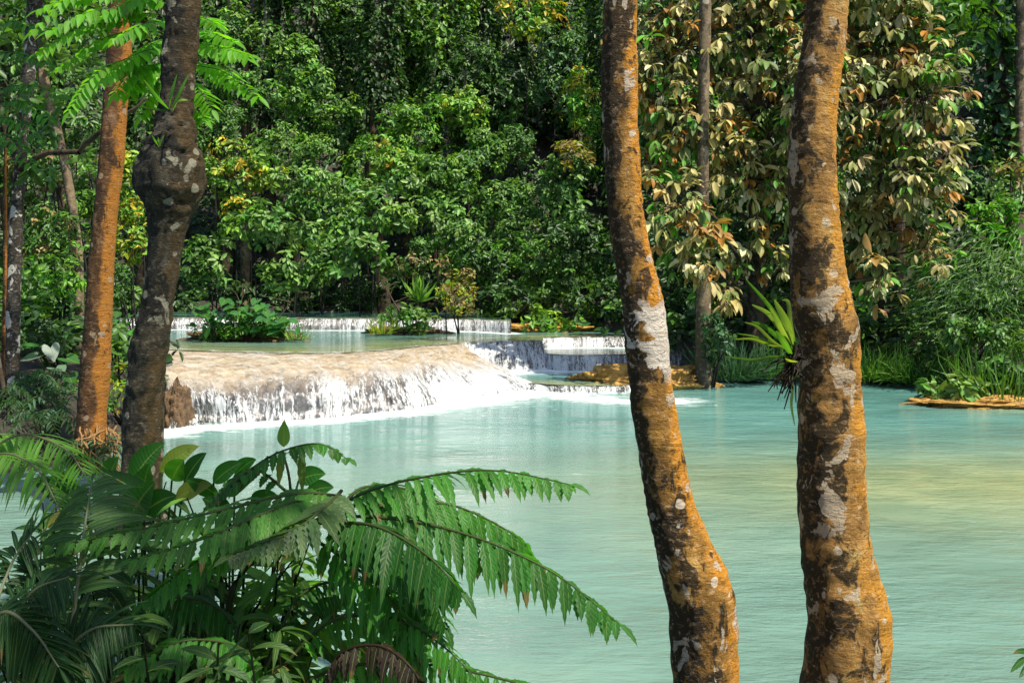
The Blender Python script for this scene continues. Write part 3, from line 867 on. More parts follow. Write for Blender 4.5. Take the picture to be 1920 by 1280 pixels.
JB = 'leafy bushes of the far jungle edge'
SH = [
    (440, 335, 100, 70, 30.6, .20, 'yellow', 'yellow green bush rising right of the swollen burl', ('lit', .45)),
    (560, 120, 90, 80, 33, 0.17, 'mid', 'leafy bush high between two creeper columns above the pale bushes', ('lit', .4)),
    (460, 170, 80, 60, 32.5, 0.2, 'mid', 'high bush right of the feathery leaves', ('bright', .3)),
    (690, 120, 70, 90, 34, 0.17, 'dark', 'small leaved dark bush high beside the blackest column', ('mid', .5)),
    (760, 60, 80, 70, 34, 0.2, 'mid', 'bush high left of the brightest creeper column', ('lit', .3)),
    (880, 120, 60, 110, 33.5, 0.16, 'mid', 'tall fine leaved bush right of the brightest creeper column', ('dark', .4)),
    (960, 150, 80, 90, 34, 0.2, 'dark', 'broad dark bush high in the middle of the wall', ('mid', .5)),
    (990, 40, 70, 50, 33.5, 0.2, 'yellow', 'yellow lit leaf mass at the top edge of the jungle', ('bright', .4)),
    (1050, 130, 60, 80, 33, 0.18, 'mid', 'bush high left of the yellow green bush', ('blue', .4)),
    (640, 30, 90, 60, 35, 0.2, 'mid', 'leaf mass at the top edge over the dim column', ('dark', .3)),
    (430, 60, 70, 70, 34, 0.2, 'mid', 'leaf mass at the top beside the bare curving trunk', ('lit', .3)),
    (300, 180, 70, 90, 30, 0.19, 'mid', 'green bush seen between the orange trunk and the burl high up', ('lit', .3)),
    (180, 350, 60, 70, 23, 0.18, 'mid', 'green bush left beside the middle of the orange trunk', ('lit', .3)),
    (870, 210, 70, 50, 32.6, 0.16, 'lit', 'lit bush at the foot of the brightest creeper column', ('yellow', .15)),
    (960, 270, 70, 50, 31.8, 0.18, 'mid', 'mid green bush below the broad dark one', ('pale', .4)),
    (600, 200, 80, 45, 32.6, 0.17, 'lit', 'lit bush line under the creeper columns', ('mid', .4)),
    (400, 250, 70, 60, 32.0, .20, 'mid', 'small leaved dark bush between the burl and the hanging creepers', None),
    (540, 285, 100, 55, 31.6, .21, 'lit', 'bright bush with pale top leaves below the dark creeper columns', ('pale', .4)),
    (640, 250, 90, 55, 33.0, .20, 'mid', 'rounded mid green bush at the foot of the creeper columns', None),
    (590, 360, 105, 62, 30.2, .23, 'pale', 'pale shiny leaved bush in the middle of the sunlit mound', ('lit', .4)),
    (710, 390, 105, 75, 29.8, .24, 'pale', 'sunlit bush with large pale leaves over the dark hollow', ('lit', .3)),
    (480, 430, 110, 60, 29.6, .24, 'pale', 'large leaved pale bush beside the mossy trunk above the water', ('lit', .25)),
    (395, 490, 60, 55, 29.3, .24, 'mid', 'shaded big leaved bush hanging low beside the mossy trunk', ('pale', .4)),
    (690, 310, 95, 55, 31.0, .21, 'lit', 'green bush with a yellow tuft at the crest of the sunlit mound', ('yellow', .12)),
    (785, 250, 70, 70, 32.0, .19, 'lit', 'leafy climber mound leaning on the light green creeper column', ('bright', .3)),
    (820, 350, 85, 75, 30.8, .21, 'mid', 'deep green bush right of the crest of the sunlit mound', ('lit', .35)),
    (850, 450, 65, 80, 29.6, .23, 'pale', 'pale leaved bush drooping at the right end of the dark hollow', ('mid', .5)),
    (905, 300, 80, 65, 31.6, .18, 'mid', 'small leaved bush under the dark trees in the middle of the jungle', ('lit', .3)),
    (965, 390, 85, 85, 30.2, .19, 'mid', 'fine leaved bush above the golden rock shelf', ('lit', .35)),
    (925, 490, 75, 75, 29.0, .20, 'mid', 'shaded bush left above the golden rock shelf', ('dark', .4)),
    (1010, 490, 80, 80, 28.6, .20, 'mid', 'green bush directly above the golden rock shelf', ('lit', .3)),
    (1060, 350, 75, 85, 29.6, .20, 'mid', 'loose green bush left of the leaning mottled trunk', ('pale', .3)),
    (1100, 205, 50, 100, 30.4, .20, 'yellow', 'tall yellow green bush lit beside the leaning mottled trunk', ('bright', .5)),
    (1075, 290, 40, 35, 29.2, .17, 'dry', 'small dry straw coloured bush below the yellow green one', ('yellow', .3)),
    (1090, 470, 70, 85, 28.0, .21, 'dark', 'dark bush in shade left behind the mottled trunk', ('mid', .3)),
    (1140, 560, 70, 50, 27.4, .20, 'dark', 'low dark bush above the small step falls', ('mid', .3)),
    (560, 490, 110, 45, 29.2, .24, 'pale', 'low skirt of pale leaves hanging over the dark hollow', ('mid', .4)),
    (670, 490, 80, 40, 29.1, .24, 'pale', 'drooping leaf skirt at the centre of the dark hollow', ('mid', .5)),
    (780, 490, 60, 40, 29.0, .20, 'mid', 'drooping green twigs above the small islet', ('dry', .3)),
    (860, 545, 50, 40, 28.4, .18, 'dry', 'yellowing bush beside the small islet', ('yellow', .5)),
    (960, 565, 60, 35, 28.0, .18, 'dark', 'low dark bush behind the golden shelf', ('mid', .4)),
    (50, 330, 85, 90, 25, .22, 'mid', 'dim bush behind the fork of the white spotted trunk', ('dry', .15)),
    (140, 240, 90, 80, 27, .20, 'mid', 'high shaded bush behind the crooked leaning trunk', ('dark', .4)),
    (255, 330, 70, 80, 27, .19, 'lit', 'light green bush between the orange trunk and the burl', ('yellow', .4)),
    (245, 430, 70, 80, 24, .18, 'yellow', 'yellow brown bush beside the orange trunk', ('lit', .4)),
    (95, 440, 80, 70, 21, .20, 'mid', 'dull green bush behind the foot of the crooked trunk', ('dry', .15)),
    (105, 545, 75, 60, 18.5, .15, 'bright', 'bright green fine leaved bush left of the orange trunk', ('lit', .4)),
    (30, 560, 60, 80, 20, .2, 'mid', 'shaded bush behind the white spotted trunk base', ('dark', .4)),
    (215, 530, 40, 70, 22, .18, 'mid', 'narrow shaded bush right behind the orange trunk', ('dark', .4)),
    (430, 545, 70, 30, 32.6, .2, 'dark', 'added dark growth standing in for shade in the left part of the dark hollow', None),  # dark bushes added so the hollow reads as black shade
    (560, 550, 70, 30, 32.8, .2, 'dark', 'added dark growth standing in for shade in the middle of the dark hollow', None),
    (680, 550, 60, 30, 32.6, .2, 'dark', 'added dark growth standing in for shade in the right part of the dark hollow', None),
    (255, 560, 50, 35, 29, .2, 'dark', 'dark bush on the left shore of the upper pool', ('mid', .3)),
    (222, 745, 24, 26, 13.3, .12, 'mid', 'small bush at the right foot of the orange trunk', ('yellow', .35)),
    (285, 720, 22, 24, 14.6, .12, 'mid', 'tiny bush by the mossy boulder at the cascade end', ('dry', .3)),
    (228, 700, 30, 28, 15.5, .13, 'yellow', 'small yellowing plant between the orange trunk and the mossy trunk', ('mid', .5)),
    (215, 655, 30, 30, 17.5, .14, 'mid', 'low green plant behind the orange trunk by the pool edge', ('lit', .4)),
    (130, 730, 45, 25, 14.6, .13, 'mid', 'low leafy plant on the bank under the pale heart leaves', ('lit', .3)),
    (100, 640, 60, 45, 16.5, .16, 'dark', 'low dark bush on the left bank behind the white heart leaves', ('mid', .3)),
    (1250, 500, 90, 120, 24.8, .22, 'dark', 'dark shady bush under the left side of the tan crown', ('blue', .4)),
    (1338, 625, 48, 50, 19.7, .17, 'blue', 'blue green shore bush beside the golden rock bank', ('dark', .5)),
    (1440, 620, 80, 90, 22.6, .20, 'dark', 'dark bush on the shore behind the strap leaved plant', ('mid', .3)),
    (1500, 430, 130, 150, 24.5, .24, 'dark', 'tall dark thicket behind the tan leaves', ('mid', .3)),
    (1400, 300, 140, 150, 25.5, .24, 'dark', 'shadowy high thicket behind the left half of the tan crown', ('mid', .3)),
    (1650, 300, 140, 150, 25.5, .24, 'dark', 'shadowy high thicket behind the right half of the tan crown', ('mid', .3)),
    (1620, 640, 60, 60, 22.8, .19, 'mid', 'green bush lit between the shaded dark trunks', ('bright', .3)),
    (1710, 620, 50, 80, 22.0, .18, 'dark', 'shaded bush right of the dark trunks', ('mid', .4)),
    (1740, 400, 60, 100, 23.5, .19, 'dry', 'olive bush with thin leaves at the right edge of the tan crown', ('mid', .5)),
    (1850, 640, 70, 70, 18.9, .15, 'mid', 'soft leafy bush between the bamboo and the flat tan shelf', ('pale', .4)),
    (1760, 670, 45, 60, 19.6, .15, 'dark', 'shaded low bush left of the flat tan shelf', ('mid', .4)),
    (1925, 680, 45, 60, 18.0, .15, 'lit', 'sunlit bush at the right end of the flat tan shelf', ('pale', .3)),
    (1830, 340, 80, 70, 25.5, .19, 'blue', 'cool green bush below the vine covered column', ('mid', .5)),
    (1895, 345, 50, 60, 22.5, .16, 'dry', 'pale tan tinted bush at the right side of the jungle', ('pale', .5)),
    (1860, 420, 70, 55, 21.5, .20, 'bright', 'bright green bush above the bamboo thicket', ('lit', .4)),
]
for (px, py, rx, ry, Y, L, pal, lab, acc) in SH:
    shrub('jungle_shrub', lab, px, py, rx, ry, Y, L, pal, group=JB, accent=acc)


def vine_tree(label, px, hw, ybot, Y, pal, L, dens=1.0, accent=None, ytop=-110, knob=.35):
    rng = np.random.default_rng(int(px * 3 + Y))
    s = Y / F
    x = (px - 960) * s
    zt = CZ + (H0 - ytop) * s
    zb = ground_h(x, Y)
    base = np.array((x, Y, zb))
    t = thing('creeper_tree', label, 'tree', base, 'trees wrapped in hanging creepers')
    zz = np.linspace(zb - .2, zt, 30)
    ctr = np.stack([x + .25 * np.sin(zz * .5 + px), np.full(30, Y), zz], -1)
    V, Q = tube_arrays(ctr, np.linspace(.28, .18, 30), 10)
    mesh_obj('trunk', V, mat=M['bark_shade'], parent=t, loc=base, quads=Q, attrs={'side': ('FLOAT', np.zeros(len(V)))})
    zlo = max(zb, CZ + (H0 - ybot) * s)
    n = int(dens * (zt - zlo) * hw * s * 2 * 4.4 / (L * L * .5))
    u = rng.uniform(zlo, zt, n)
    th = rng.uniform(math.pi * .85, math.pi * 2.15, n)
    rr = hw * s * (1 + knob * np.array([1.6 * mnoise.noise(Vector((math.cos(a) * 1.2, b * .55, px))) + .5 * mnoise.noise(Vector((a * 2, b * 2.2, px))) for a, b in zip(th, u)])) * rng.uniform(.72, 1.08, n)
    rr *= np.interp(u, [zlo, zlo + 1.5, zt], [1.25, 1, .95])
    xo = np.interp(u, zz, ctr[:, 0])
    o = np.stack([np.cos(th), np.sin(th) * .8, np.zeros(n)], -1)
    p = np.stack([xo, np.full(n, Y), u], -1) + o * rr[:, None]
    ax = nz(o * .75 - UP * .55 + rng.normal(0, .45, (n, 3)))
    nr = nz(o * .8 + UP * .9 + rng.normal(0, .3, (n, 3)))
    c = pal_cols(pal, n, .3, rng)
    if accent:
        m = np.array([mnoise.noise(Vector((a * 2, b * .8, px + 3))) for a, b in zip(th, u)]) > accent[1]
        c[m] = pal_cols(accent[0], int(m.sum()), .3, rng)
    bag = Bag()
    leaves(bag, p, ax, nr, L * rng.uniform(.6, 1.25, n), .62, c, 'far')
    top = Bag()
    cc, dd = blob_pts([(np.array((xo[-1], Y, zt + .6)), np.array((hw * s + .5, 1.0, .8)))], 26, rng)
    clumps(top, cc, dd, L * 1.2, pal, 8, .5, .3, 'far', rng=rng)
    bag.build('foliage', M['leaf'], t, base)
    top.build('crown', M['leaf'], t, base)
    return t


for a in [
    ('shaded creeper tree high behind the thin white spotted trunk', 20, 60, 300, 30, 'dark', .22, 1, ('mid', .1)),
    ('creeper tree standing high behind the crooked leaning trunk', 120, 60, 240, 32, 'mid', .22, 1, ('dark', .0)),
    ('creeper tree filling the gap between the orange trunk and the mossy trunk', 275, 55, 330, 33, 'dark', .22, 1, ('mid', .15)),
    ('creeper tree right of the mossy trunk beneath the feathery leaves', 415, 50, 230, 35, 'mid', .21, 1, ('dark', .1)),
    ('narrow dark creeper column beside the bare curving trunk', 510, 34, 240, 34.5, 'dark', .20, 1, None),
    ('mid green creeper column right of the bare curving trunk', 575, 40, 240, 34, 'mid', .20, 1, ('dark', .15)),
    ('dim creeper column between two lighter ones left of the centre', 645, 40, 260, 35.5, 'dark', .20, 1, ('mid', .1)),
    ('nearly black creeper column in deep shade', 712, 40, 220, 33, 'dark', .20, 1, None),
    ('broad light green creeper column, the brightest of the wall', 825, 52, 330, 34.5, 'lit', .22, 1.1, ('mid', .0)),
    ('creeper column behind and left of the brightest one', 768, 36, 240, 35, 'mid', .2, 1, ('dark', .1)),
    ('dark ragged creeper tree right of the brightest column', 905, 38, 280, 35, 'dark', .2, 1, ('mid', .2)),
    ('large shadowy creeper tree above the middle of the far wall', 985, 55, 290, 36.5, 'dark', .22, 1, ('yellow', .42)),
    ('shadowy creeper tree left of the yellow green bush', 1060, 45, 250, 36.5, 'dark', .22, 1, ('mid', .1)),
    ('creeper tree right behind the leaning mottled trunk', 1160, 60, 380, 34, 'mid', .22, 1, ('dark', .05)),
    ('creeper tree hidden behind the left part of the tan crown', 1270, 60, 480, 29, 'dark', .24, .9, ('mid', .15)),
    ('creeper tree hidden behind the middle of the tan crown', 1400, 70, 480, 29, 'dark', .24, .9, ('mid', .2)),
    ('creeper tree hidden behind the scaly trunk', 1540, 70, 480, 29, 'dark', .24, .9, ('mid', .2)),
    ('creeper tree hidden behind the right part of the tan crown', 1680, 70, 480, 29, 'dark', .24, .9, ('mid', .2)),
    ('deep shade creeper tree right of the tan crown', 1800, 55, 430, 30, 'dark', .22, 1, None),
    ('column of large shiny vine leaves at the right above the cool green bush', 1872, 38, 290, 25.5, 'blue', .30, 1.1, ('mid', .1)),
    ('creeper tree at the far right end of the wall', 1960, 60, 400, 27, 'mid', .24, 1, None),
]:
    vine_tree(*a)


# ------------------------------------------------------------------ grasses and bamboo
def tuft(name, label, px, py, Y, n, L, W, pal, spread, up=1.0, group=None, cat='grass clump', hgt=0., z=None):
    rng = np.random.default_rng(int(px + py * 3))
    b = P(px, py, Y)
    if z is not None:
        b[2] = z
    t = thing(name, label, cat, b, group)
    bag = Bag()
    th = rng.uniform(0, 6.283, n)
    o = np.stack([np.cos(th), np.sin(th), np.zeros(n)], -1)
    u = rng.random(n)
    p = b + o * (rng.random((n, 1)) ** .6 * spread) * (1 + u[:, None] * hgt * .4) + UP * (u[:, None] * hgt)
    ax = o * rng.uniform(.15, 1.0, (n, 1)) + UP * up * rng.uniform(.2, 1.2, (n, 1))
    nr = o + rng.normal(0, .5, (n, 3)) + UP * .6
    leaves(bag, p, ax, nr, L * rng.uniform(.5, 1.2, n), W, pal_cols(pal, n, .3, rng), 'blade')
    bag.build('foliage', M['leaf'], t, b)
    if hgt:
        st = Bag()
        for _ in range(14):
            a = rng.uniform(0, 6.283); q = rng.random() * spread * .6
            e = b + (math.cos(a) * spread, math.sin(a) * spread, hgt * rng.uniform(.7, 1.05))
            s0 = b + (math.cos(a) * q, math.sin(a) * q, -.1)
            st.tube(smooth_path([s0, (s0 + e) / 2 + (0, 0, hgt * .15), e], 9), np.linspace(.016, .006, 9), (.12, .14, .05), 5)
        st.build('stem', M['stem'], t, b)
    return t


tuft('bamboo_clump', 'tall airy bamboo thicket with thin drooping leaves on the right shore', 1840, 700, 20.2, 3000, .30, .075, 'mid', 1.15, -.05, cat='bamboo', hgt=2.5)
tuft('bamboo_clump', 'denser dark bamboo behind the airy thicket', 1910, 690, 21.0, 2600, .32, .08, 'pale', 1.0, -.1, cat='bamboo', hgt=2.9)
tuft('bamboo_clump', 'small thin bamboo beside the shaded trunks', 1765, 700, 21, 1200, .3, .08, 'blue', .6, -.1, cat='bamboo', hgt=2.2)
tuft('grass_clump', 'tall straight reeds rising from the flat tan stone shelf', 1880, 752, 17.6, 200, .95, .03, 'mid', .7, 1.3)
tuft('grass_clump', 'fine weeping grass by the golden rock bank', 1370, 710, 20.6, 700, .8, .03, 'blue', .55, .9)
tuft('grass_clump', 'weeping grass on the shore below the strap leaved plant', 1450, 706, 20.9, 500, .7, .035, 'mid', .55, .9)
tuft('grass_clump', 'pale overhanging grass on the shore left of the shaded dark trunks', 1625, 712, 20.7, 500, .7, .035, 'lit', .55, .8)
tuft('grass_clump', 'overhanging grass on the shore right of the shaded dark trunks', 1715, 716, 20.2, 600, .75, .035, 'mid', .6, .8)
tuft('grass_clump', 'upright grass tufts on the small islet', 715, 620, 25.2, 90, .45, .05, 'yellow', .3, 1.6, z=ZM + .05)
tuft('dracaena', 'spiky rosette plant standing on the small islet', 786, 566, 25.6, 60, .62, .10, 'lit', .05, 1.4, cat='plant')
shrub('islet_bush', 'round leafy bush on the small islet before the upper curtain', 775, 598, 58, 26, 25.5, .17, 'pale', 1.2, accent=('mid', .4), deep=.5, cat='bush')
shrub('islet_bush', 'thin yellow twiggy bush rising from the small islet', 850, 560, 55, 35, 26.0, .16, 'yellow', .35, accent=('dry', .5), deep=.5, cat='bush')
for i, (px, py, rx, ry, Y, L, pal, lab) in enumerate([
    (1800, 735, 55, 25, 17.4, .22, 'pale', 'broad leaved low plant on the flat tan stone shelf'),
    (1890, 715, 50, 45, 17.8, .20, 'mid', 'leafy plant among the reeds on the right shore'),
    (1745, 735, 22, 45, 17.7, .16, 'pale', 'slim sparse plant at the tip of the flat tan shelf'),
    (1030, 600, 60, 30, 27, .30, 'lit', 'feathery fern bush behind the golden rock shelf'),
    (1240, 640, 50, 50, 24.2, .2, 'mid', 'green shore plant right behind the leaning mottled trunk'),
]):
    shrub('shore_plant', lab, px, py, rx, ry, Y, L, pal, 1.1, 'low plants along the shore', .5, .5, deep=.45, cat='plant')


# ------------------------------------------------------------------ near leaves: one blade with midrib
def blade(bag, p, d, nrm, L, W, col, droop=.8, rows=8, serr=0., fold=.18, wave=0., shape=(.35, 1.0), rng=R):
    p = np.array(p, float); d = nz(d)
    step = L / rows
    c = [p.copy()]; ds = [d]
    for i in range(rows):
        d = nz(d - UP * droop * (step / max(L, .01)) * (.5 + i / rows))
        p = p + d * step
        c.append(p.copy()); ds.append(d)
    c, ds = np.array(c), np.array(ds)
    side = nz(np.cross(np.asarray(nrm, float)[None], ds))
    nn = np.cross(ds, side)
    u = np.linspace(0, 1, rows + 1)
    pk = shape[0]
    w = np.where(u < pk, np.sin(u / pk * math.pi / 2) ** .7, np.cos((u - pk) / (1 - pk) * math.pi / 2) ** shape[1])
    w = np.maximum(w, .03) * W / 2
    if serr:
        w = w * (1 + serr * np.where(np.arange(rows + 1) % 2, 1, -1))
    ripple = wave * W * np.sin(u * 17 + rng.uniform(0, 6))
    l = c + side * w[:, None] + nn * (w * fold * 2 + ripple)[:, None]
    r = c - side * w[:, None] + nn * (w * fold * 2 - ripple)[:, None]
    V = np.stack([l, c, r], 1).reshape(-1, 3)
    uv = np.stack([np.repeat(u * L / .25, 3), np.tile([1, 0, -1], rows + 1), np.zeros(3 * rows + 3)], -1)
    cv = np.repeat(np.asarray(col, float)[None], len(V), 0)
    if rng.random() < .16:
        q = int(rng.integers(1, max(2, rows // 2)))
        cv[-3 * q:] = np.array((.15, .10, .03)) * rng.uniform(.4, 1.1)
    bag.add(V, grid_faces(rows + 1, 3), cv, uv)


def frond(root, loc, ctrl, n, L, W, col, nrm=(0, -.35, .9), droop=.9, hang=.5, fwd=.45, mat='frond', name='frond', r=.006, serr=.17, start=.12, rng=R, rows=11, both=True, tipl=.35, rach=(.06, .08, .025), jit=.12, basel=.6):
    path = smooth_path(ctrl, 60)
    t = nz(np.gradient(path, axis=0))
    bag = Bag()
    bag.tube(path, np.linspace(r, r * .25, 60), rach, 6)
    nrm = nz(nrm)
    col = np.asarray(col, float)
    for k in range(n):
        u = start + (1 - start) * (k + .5) / n
        i = min(59, int(u * 59))
        prof = min(1, basel + (1 - basel) * (u - start) / .3) if u < start + .3 else 1 - (1 - tipl) * ((u - start - .3) / max(.05, .7 - start)) ** 1.3
        for s in ((1, -1) if both else (1,)):
            if rng.random() < .035:
                continue
            sd = nz(np.cross(t[i], nrm)) * s
            d = sd + t[i] * (fwd + rng.normal(0, jit * .6)) - UP * hang * rng.uniform(.6, 1.3) + rng.normal(0, jit * .5, 3)
            nn = nrm + sd * .3 + rng.normal(0, jit, 3)
            cc = col * rng.uniform(.75, 1.25) * rng.uniform(.93, 1.07, 3)
            blade(bag, path[i], d, nn, L * prof * rng.uniform(.76, 1.12), W * rng.uniform(.9, 1.1), cc, droop * rng.uniform(.6, 1.4), rows, serr, .14, .02, (.3, 1.1), rng)
    blade(bag, path[-1], t[-1], nrm, L * tipl * 1.2, W * .8, col, droop, 7, serr, .14, 0, (.3, 1.1), rng)
    return bag.build(name, M[mat], root, loc)


rf = np.random.default_rng(5)
GR = (.042, .165, .018)
GP = (.055, .165, .022)
GD = (.022, .095, .014)  # deeper green stands in for the shade on the lower fronds
# --- the big fern in front of the pool
loc = np.array((P(480, 1300, 3.1)[0], 3.0, .42))
fern = thing('giant_fern', 'giant fern with arching toothed fronds reaching over the pool', 'fern', loc)
B0 = P(470, 1200, 3.05)
def stalk(root, loc, pts, r0=.012, r1=.006):
    p = smooth_path([np.array(x, float) for x in pts], 30)
    b = Bag(); b.tube(p, np.linspace(r0, r1, 30), (.03, .035, .015), 7)
    return b.build('stalk', M['frond'], root, loc)
def PP(l, Y=None):
    return [P(*q) if len(q) == 3 else P(q[0], q[1], Y) for q in l]
stalk(fern, loc, [loc, P(430, 1130, 3.1), P(560, 1010, 3.1), P(640, 945, 3.1)])
frond(fern, loc, PP([(575, 985, 3.1), (680, 925, 3.05), (800, 893, 3.0), (930, 882, 2.95), (1070, 908, 2.9)]), 29, .165, 0.0285, GR, droop=.9, hang=.55, fwd=.75, rng=rf, name='frond')
frond(fern, loc, PP([(620, 965, 3.05), (760, 975, 2.95), (900, 1010, 2.9), (1040, 1075, 2.85), (1162, 1170, 2.8)]), 35, .185, 0.0285, (.036, .135, .020), droop=.8, hang=.75, fwd=.55, rng=rf)
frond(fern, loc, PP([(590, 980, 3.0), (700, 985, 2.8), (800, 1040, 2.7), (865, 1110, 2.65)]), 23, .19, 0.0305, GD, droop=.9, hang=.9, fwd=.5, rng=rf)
frond(fern, loc, PP([(640, 945, 3.15), (690, 912, 3.2), (790, 925, 3.2), (880, 985, 3.2), (905, 1060, 3.2)]), 26, .15, 0.0285, GP, droop=.9, hang=.6, fwd=.6, rng=rf)
frond(fern, loc, PP([(600, 960, 3.05), (560, 940, 2.9), (500, 960, 2.8), (380, 1010, 2.7), (250, 1050, 2.65)]), 28, .14, 0.0285, GP, droop=.6, hang=.45, fwd=.7, rng=rf)
frond(fern, loc, PP([(640, 930, 3.1), (560, 925, 3.0), (420, 955, 2.9), (250, 995, 2.8), (60, 1030, 2.75)]), 31, .12, 0.0285, GP, droop=.5, hang=.4, fwd=.8, rng=rf)
frond(fern, loc, PP([(640, 920, 3.1), (610, 950, 2.8), (540, 1000, 2.7), (430, 1045, 2.65)]), 23, .12, 0.0323, (.06, .11, .035), droop=.5, hang=.35, fwd=.6, rng=rf)
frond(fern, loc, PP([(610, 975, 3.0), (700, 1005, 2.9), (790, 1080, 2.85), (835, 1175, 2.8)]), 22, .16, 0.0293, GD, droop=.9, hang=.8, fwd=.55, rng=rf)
frond(fern, loc, PP([(570, 1000, 3.0), (650, 1050, 2.9), (735, 1130, 2.85), (775, 1235, 2.8)]), 22, .16, 0.0293, GR, droop=.9, hang=.8, fwd=.55, rng=rf)
frond(fern, loc, PP([(630, 945, 3.1), (720, 950, 3.15), (840, 945, 3.2), (960, 1000, 3.2), (1010, 1060, 3.2)]), 26, .14, 0.0293, GR, droop=.9, hang=.7, fwd=.6, rng=rf)
frond(fern, loc, PP([(590, 965, 3.0), (480, 990, 2.85), (350, 1065, 2.75), (270, 1130, 2.7)]), 24, .13, 0.0281, GR, droop=.7, hang=.5, fwd=.7, rng=rf)
# --- lower ferns
loc = np.array((P(560, 1300, 3.0)[0], 2.9, .42))
fern2 = thing('low_fern', 'lower dark green fern spreading below the giant fern', 'fern', loc)
for c_, L_, col_ in [
    ([(520, 1260, 2.9), (620, 1165, 2.9), (740, 1160, 2.85), (830, 1210, 2.8), (905, 1285, 2.75)], .15, GR),
    ([(540, 1300, 2.9), (640, 1250, 2.85), (800, 1245, 2.8), (930, 1270, 2.75), (1030, 1300, 2.7)], .14, GR),
    ([(500, 1250, 3.0), (560, 1120, 3.1), (660, 1085, 3.1), (760, 1120, 3.1), (800, 1180, 3.1)], .15, GD),
    ([(480, 1260, 3.0), (420, 1150, 2.9), (330, 1120, 2.8), (220, 1160, 2.75)], .15, GD),
    ([(500, 1300, 2.8), (460, 1220, 2.7), (350, 1200, 2.6), (240, 1250, 2.55)], .14, GR),
]:
    frond(fern2, loc, PP(c_), 26, L_, .021, col_, droop=.8, hang=.6, fwd=.6, rng=rf)
loc = np.array((P(650, 1330, 2.8)[0], 2.75, .42))
dead = thing('withered_fern', 'withered dark brown fern frond curling at the bottom of the thicket', 'fern', loc)
frond(dead, loc, PP([(600, 1300, 2.75), (640, 1225, 2.7), (710, 1210, 2.65), (770, 1250, 2.6), (790, 1300, 2.6)]), 20, .10, .022, (.035, .024, .016), droop=1.4, hang=1.0, fwd=.2, rng=rf, jit=.3, rach=(.04, .025, .015))
# --- upright fern with pointed bud leaf
loc = np.array((P(545, 1300, 3.5)[0], 3.5, .42))
fern3 = thing('upright_fern', 'small bright fern with a pointed leaf standing against the pool', 'fern', loc)
stalk(fern3, loc, [loc, P(550, 1100, 3.5), P(545, 920, 3.5), P(532, 850, 3.5)], .008, .004)
frond(fern3, loc, PP([(415, 930, 3.5), (470, 880, 3.45), (530, 845, 3.4), (600, 832, 3.4), (655, 862, 3.4)]), 15, .085, .030, (.04, .14, .02), droop=.7, hang=.6, fwd=.5, rng=rf)
frond(fern3, loc, PP([(548, 930, 3.5), (480, 880, 3.5), (430, 905, 3.5), (390, 950, 3.5)]), 12, .085, .034, (.03, .11, .02), droop=.8, hang=.5, fwd=.5, rng=rf)
b = Bag()
blade(b, P(532, 838, 3.45), (0, .1, 1), (0, -1, .1), .095, .045, (.10, .18, .03), .0, 10, 0, .12)
blade(b, P(530, 842, 3.45), (-.1, -.1, -1), (0, -1, .1), .13, .03, (.16, .17, .04), .2, 10, .1, .12)
blade(b, P(565, 845, 3.45), (.05, -.1, -1), (0, -1, .1), .15, .03, (.10, .14, .03), .2, 10, .1, .12)
b.build('leaf', M['frond'], fern3, loc)


# --- palms at the lower left
def palm(label, base, fronds, L, W, col, nrm, n, rng, hang=.4, droop=1.0, mat='frond'):
    t = thing('young_palm', label, 'palm', base)
    for f in fronds:
        frond(t, base, PP(f), n, L, W, col, nrm, droop, hang, .55, mat, 'frond', .007, .0, .2, rng, 9, True, .5, (.16, .17, .10), .08)
    return t


base = np.array((P(120, 1500, 2.7)[0], 2.75, .42))
palm('young palm with a pale midrib and arching narrow leaflets', base, [[(120, 1290, 2.7), (145, 1100, 2.75), (160, 980, 2.85), (172, 905, 3.0)]], .24, .013, (.045, .105, .03), (0, -.9, .45), 34, rf, .05, 1.3)
base = np.array((P(-40, 1300, 3.6)[0], 3.6, .42))
palm('bright palm tuft arching in from the left beside the bank', base, [
    [(-70, 960, 3.6), (-30, 860, 3.6), (40, 815, 3.6), (120, 840, 3.5), (160, 890, 3.4)],
    [(-70, 980, 3.6), (-40, 880, 3.5), (10, 850, 3.4), (70, 880, 3.3), (110, 950, 3.2)],
    [(-80, 960, 3.7), (-60, 850, 3.8), (-10, 815, 3.8), (60, 825, 3.9)]], .20, .013, (.075, .20, .02), (0, -.3, .9), 32, rf, .5, .9, 'glow')
base = np.array((P(-30, 1500, 2.4)[0], 2.5, .42))
palm('palm fronds coloured dark as shaded, filling the lower left corner', base, [
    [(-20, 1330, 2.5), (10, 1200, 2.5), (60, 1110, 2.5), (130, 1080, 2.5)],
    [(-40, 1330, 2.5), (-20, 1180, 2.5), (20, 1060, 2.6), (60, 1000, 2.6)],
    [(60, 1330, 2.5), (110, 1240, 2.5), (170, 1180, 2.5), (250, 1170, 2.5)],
    [(-60, 1250, 2.5), (0, 1150, 2.4), (60, 1180, 2.4), (110, 1250, 2.4)]], .18, .012, (.014, .05, .012), (0, -.6, .8), 32, rf, .5, 1.0)  # near-black green puts the shade of the corner into the fronds


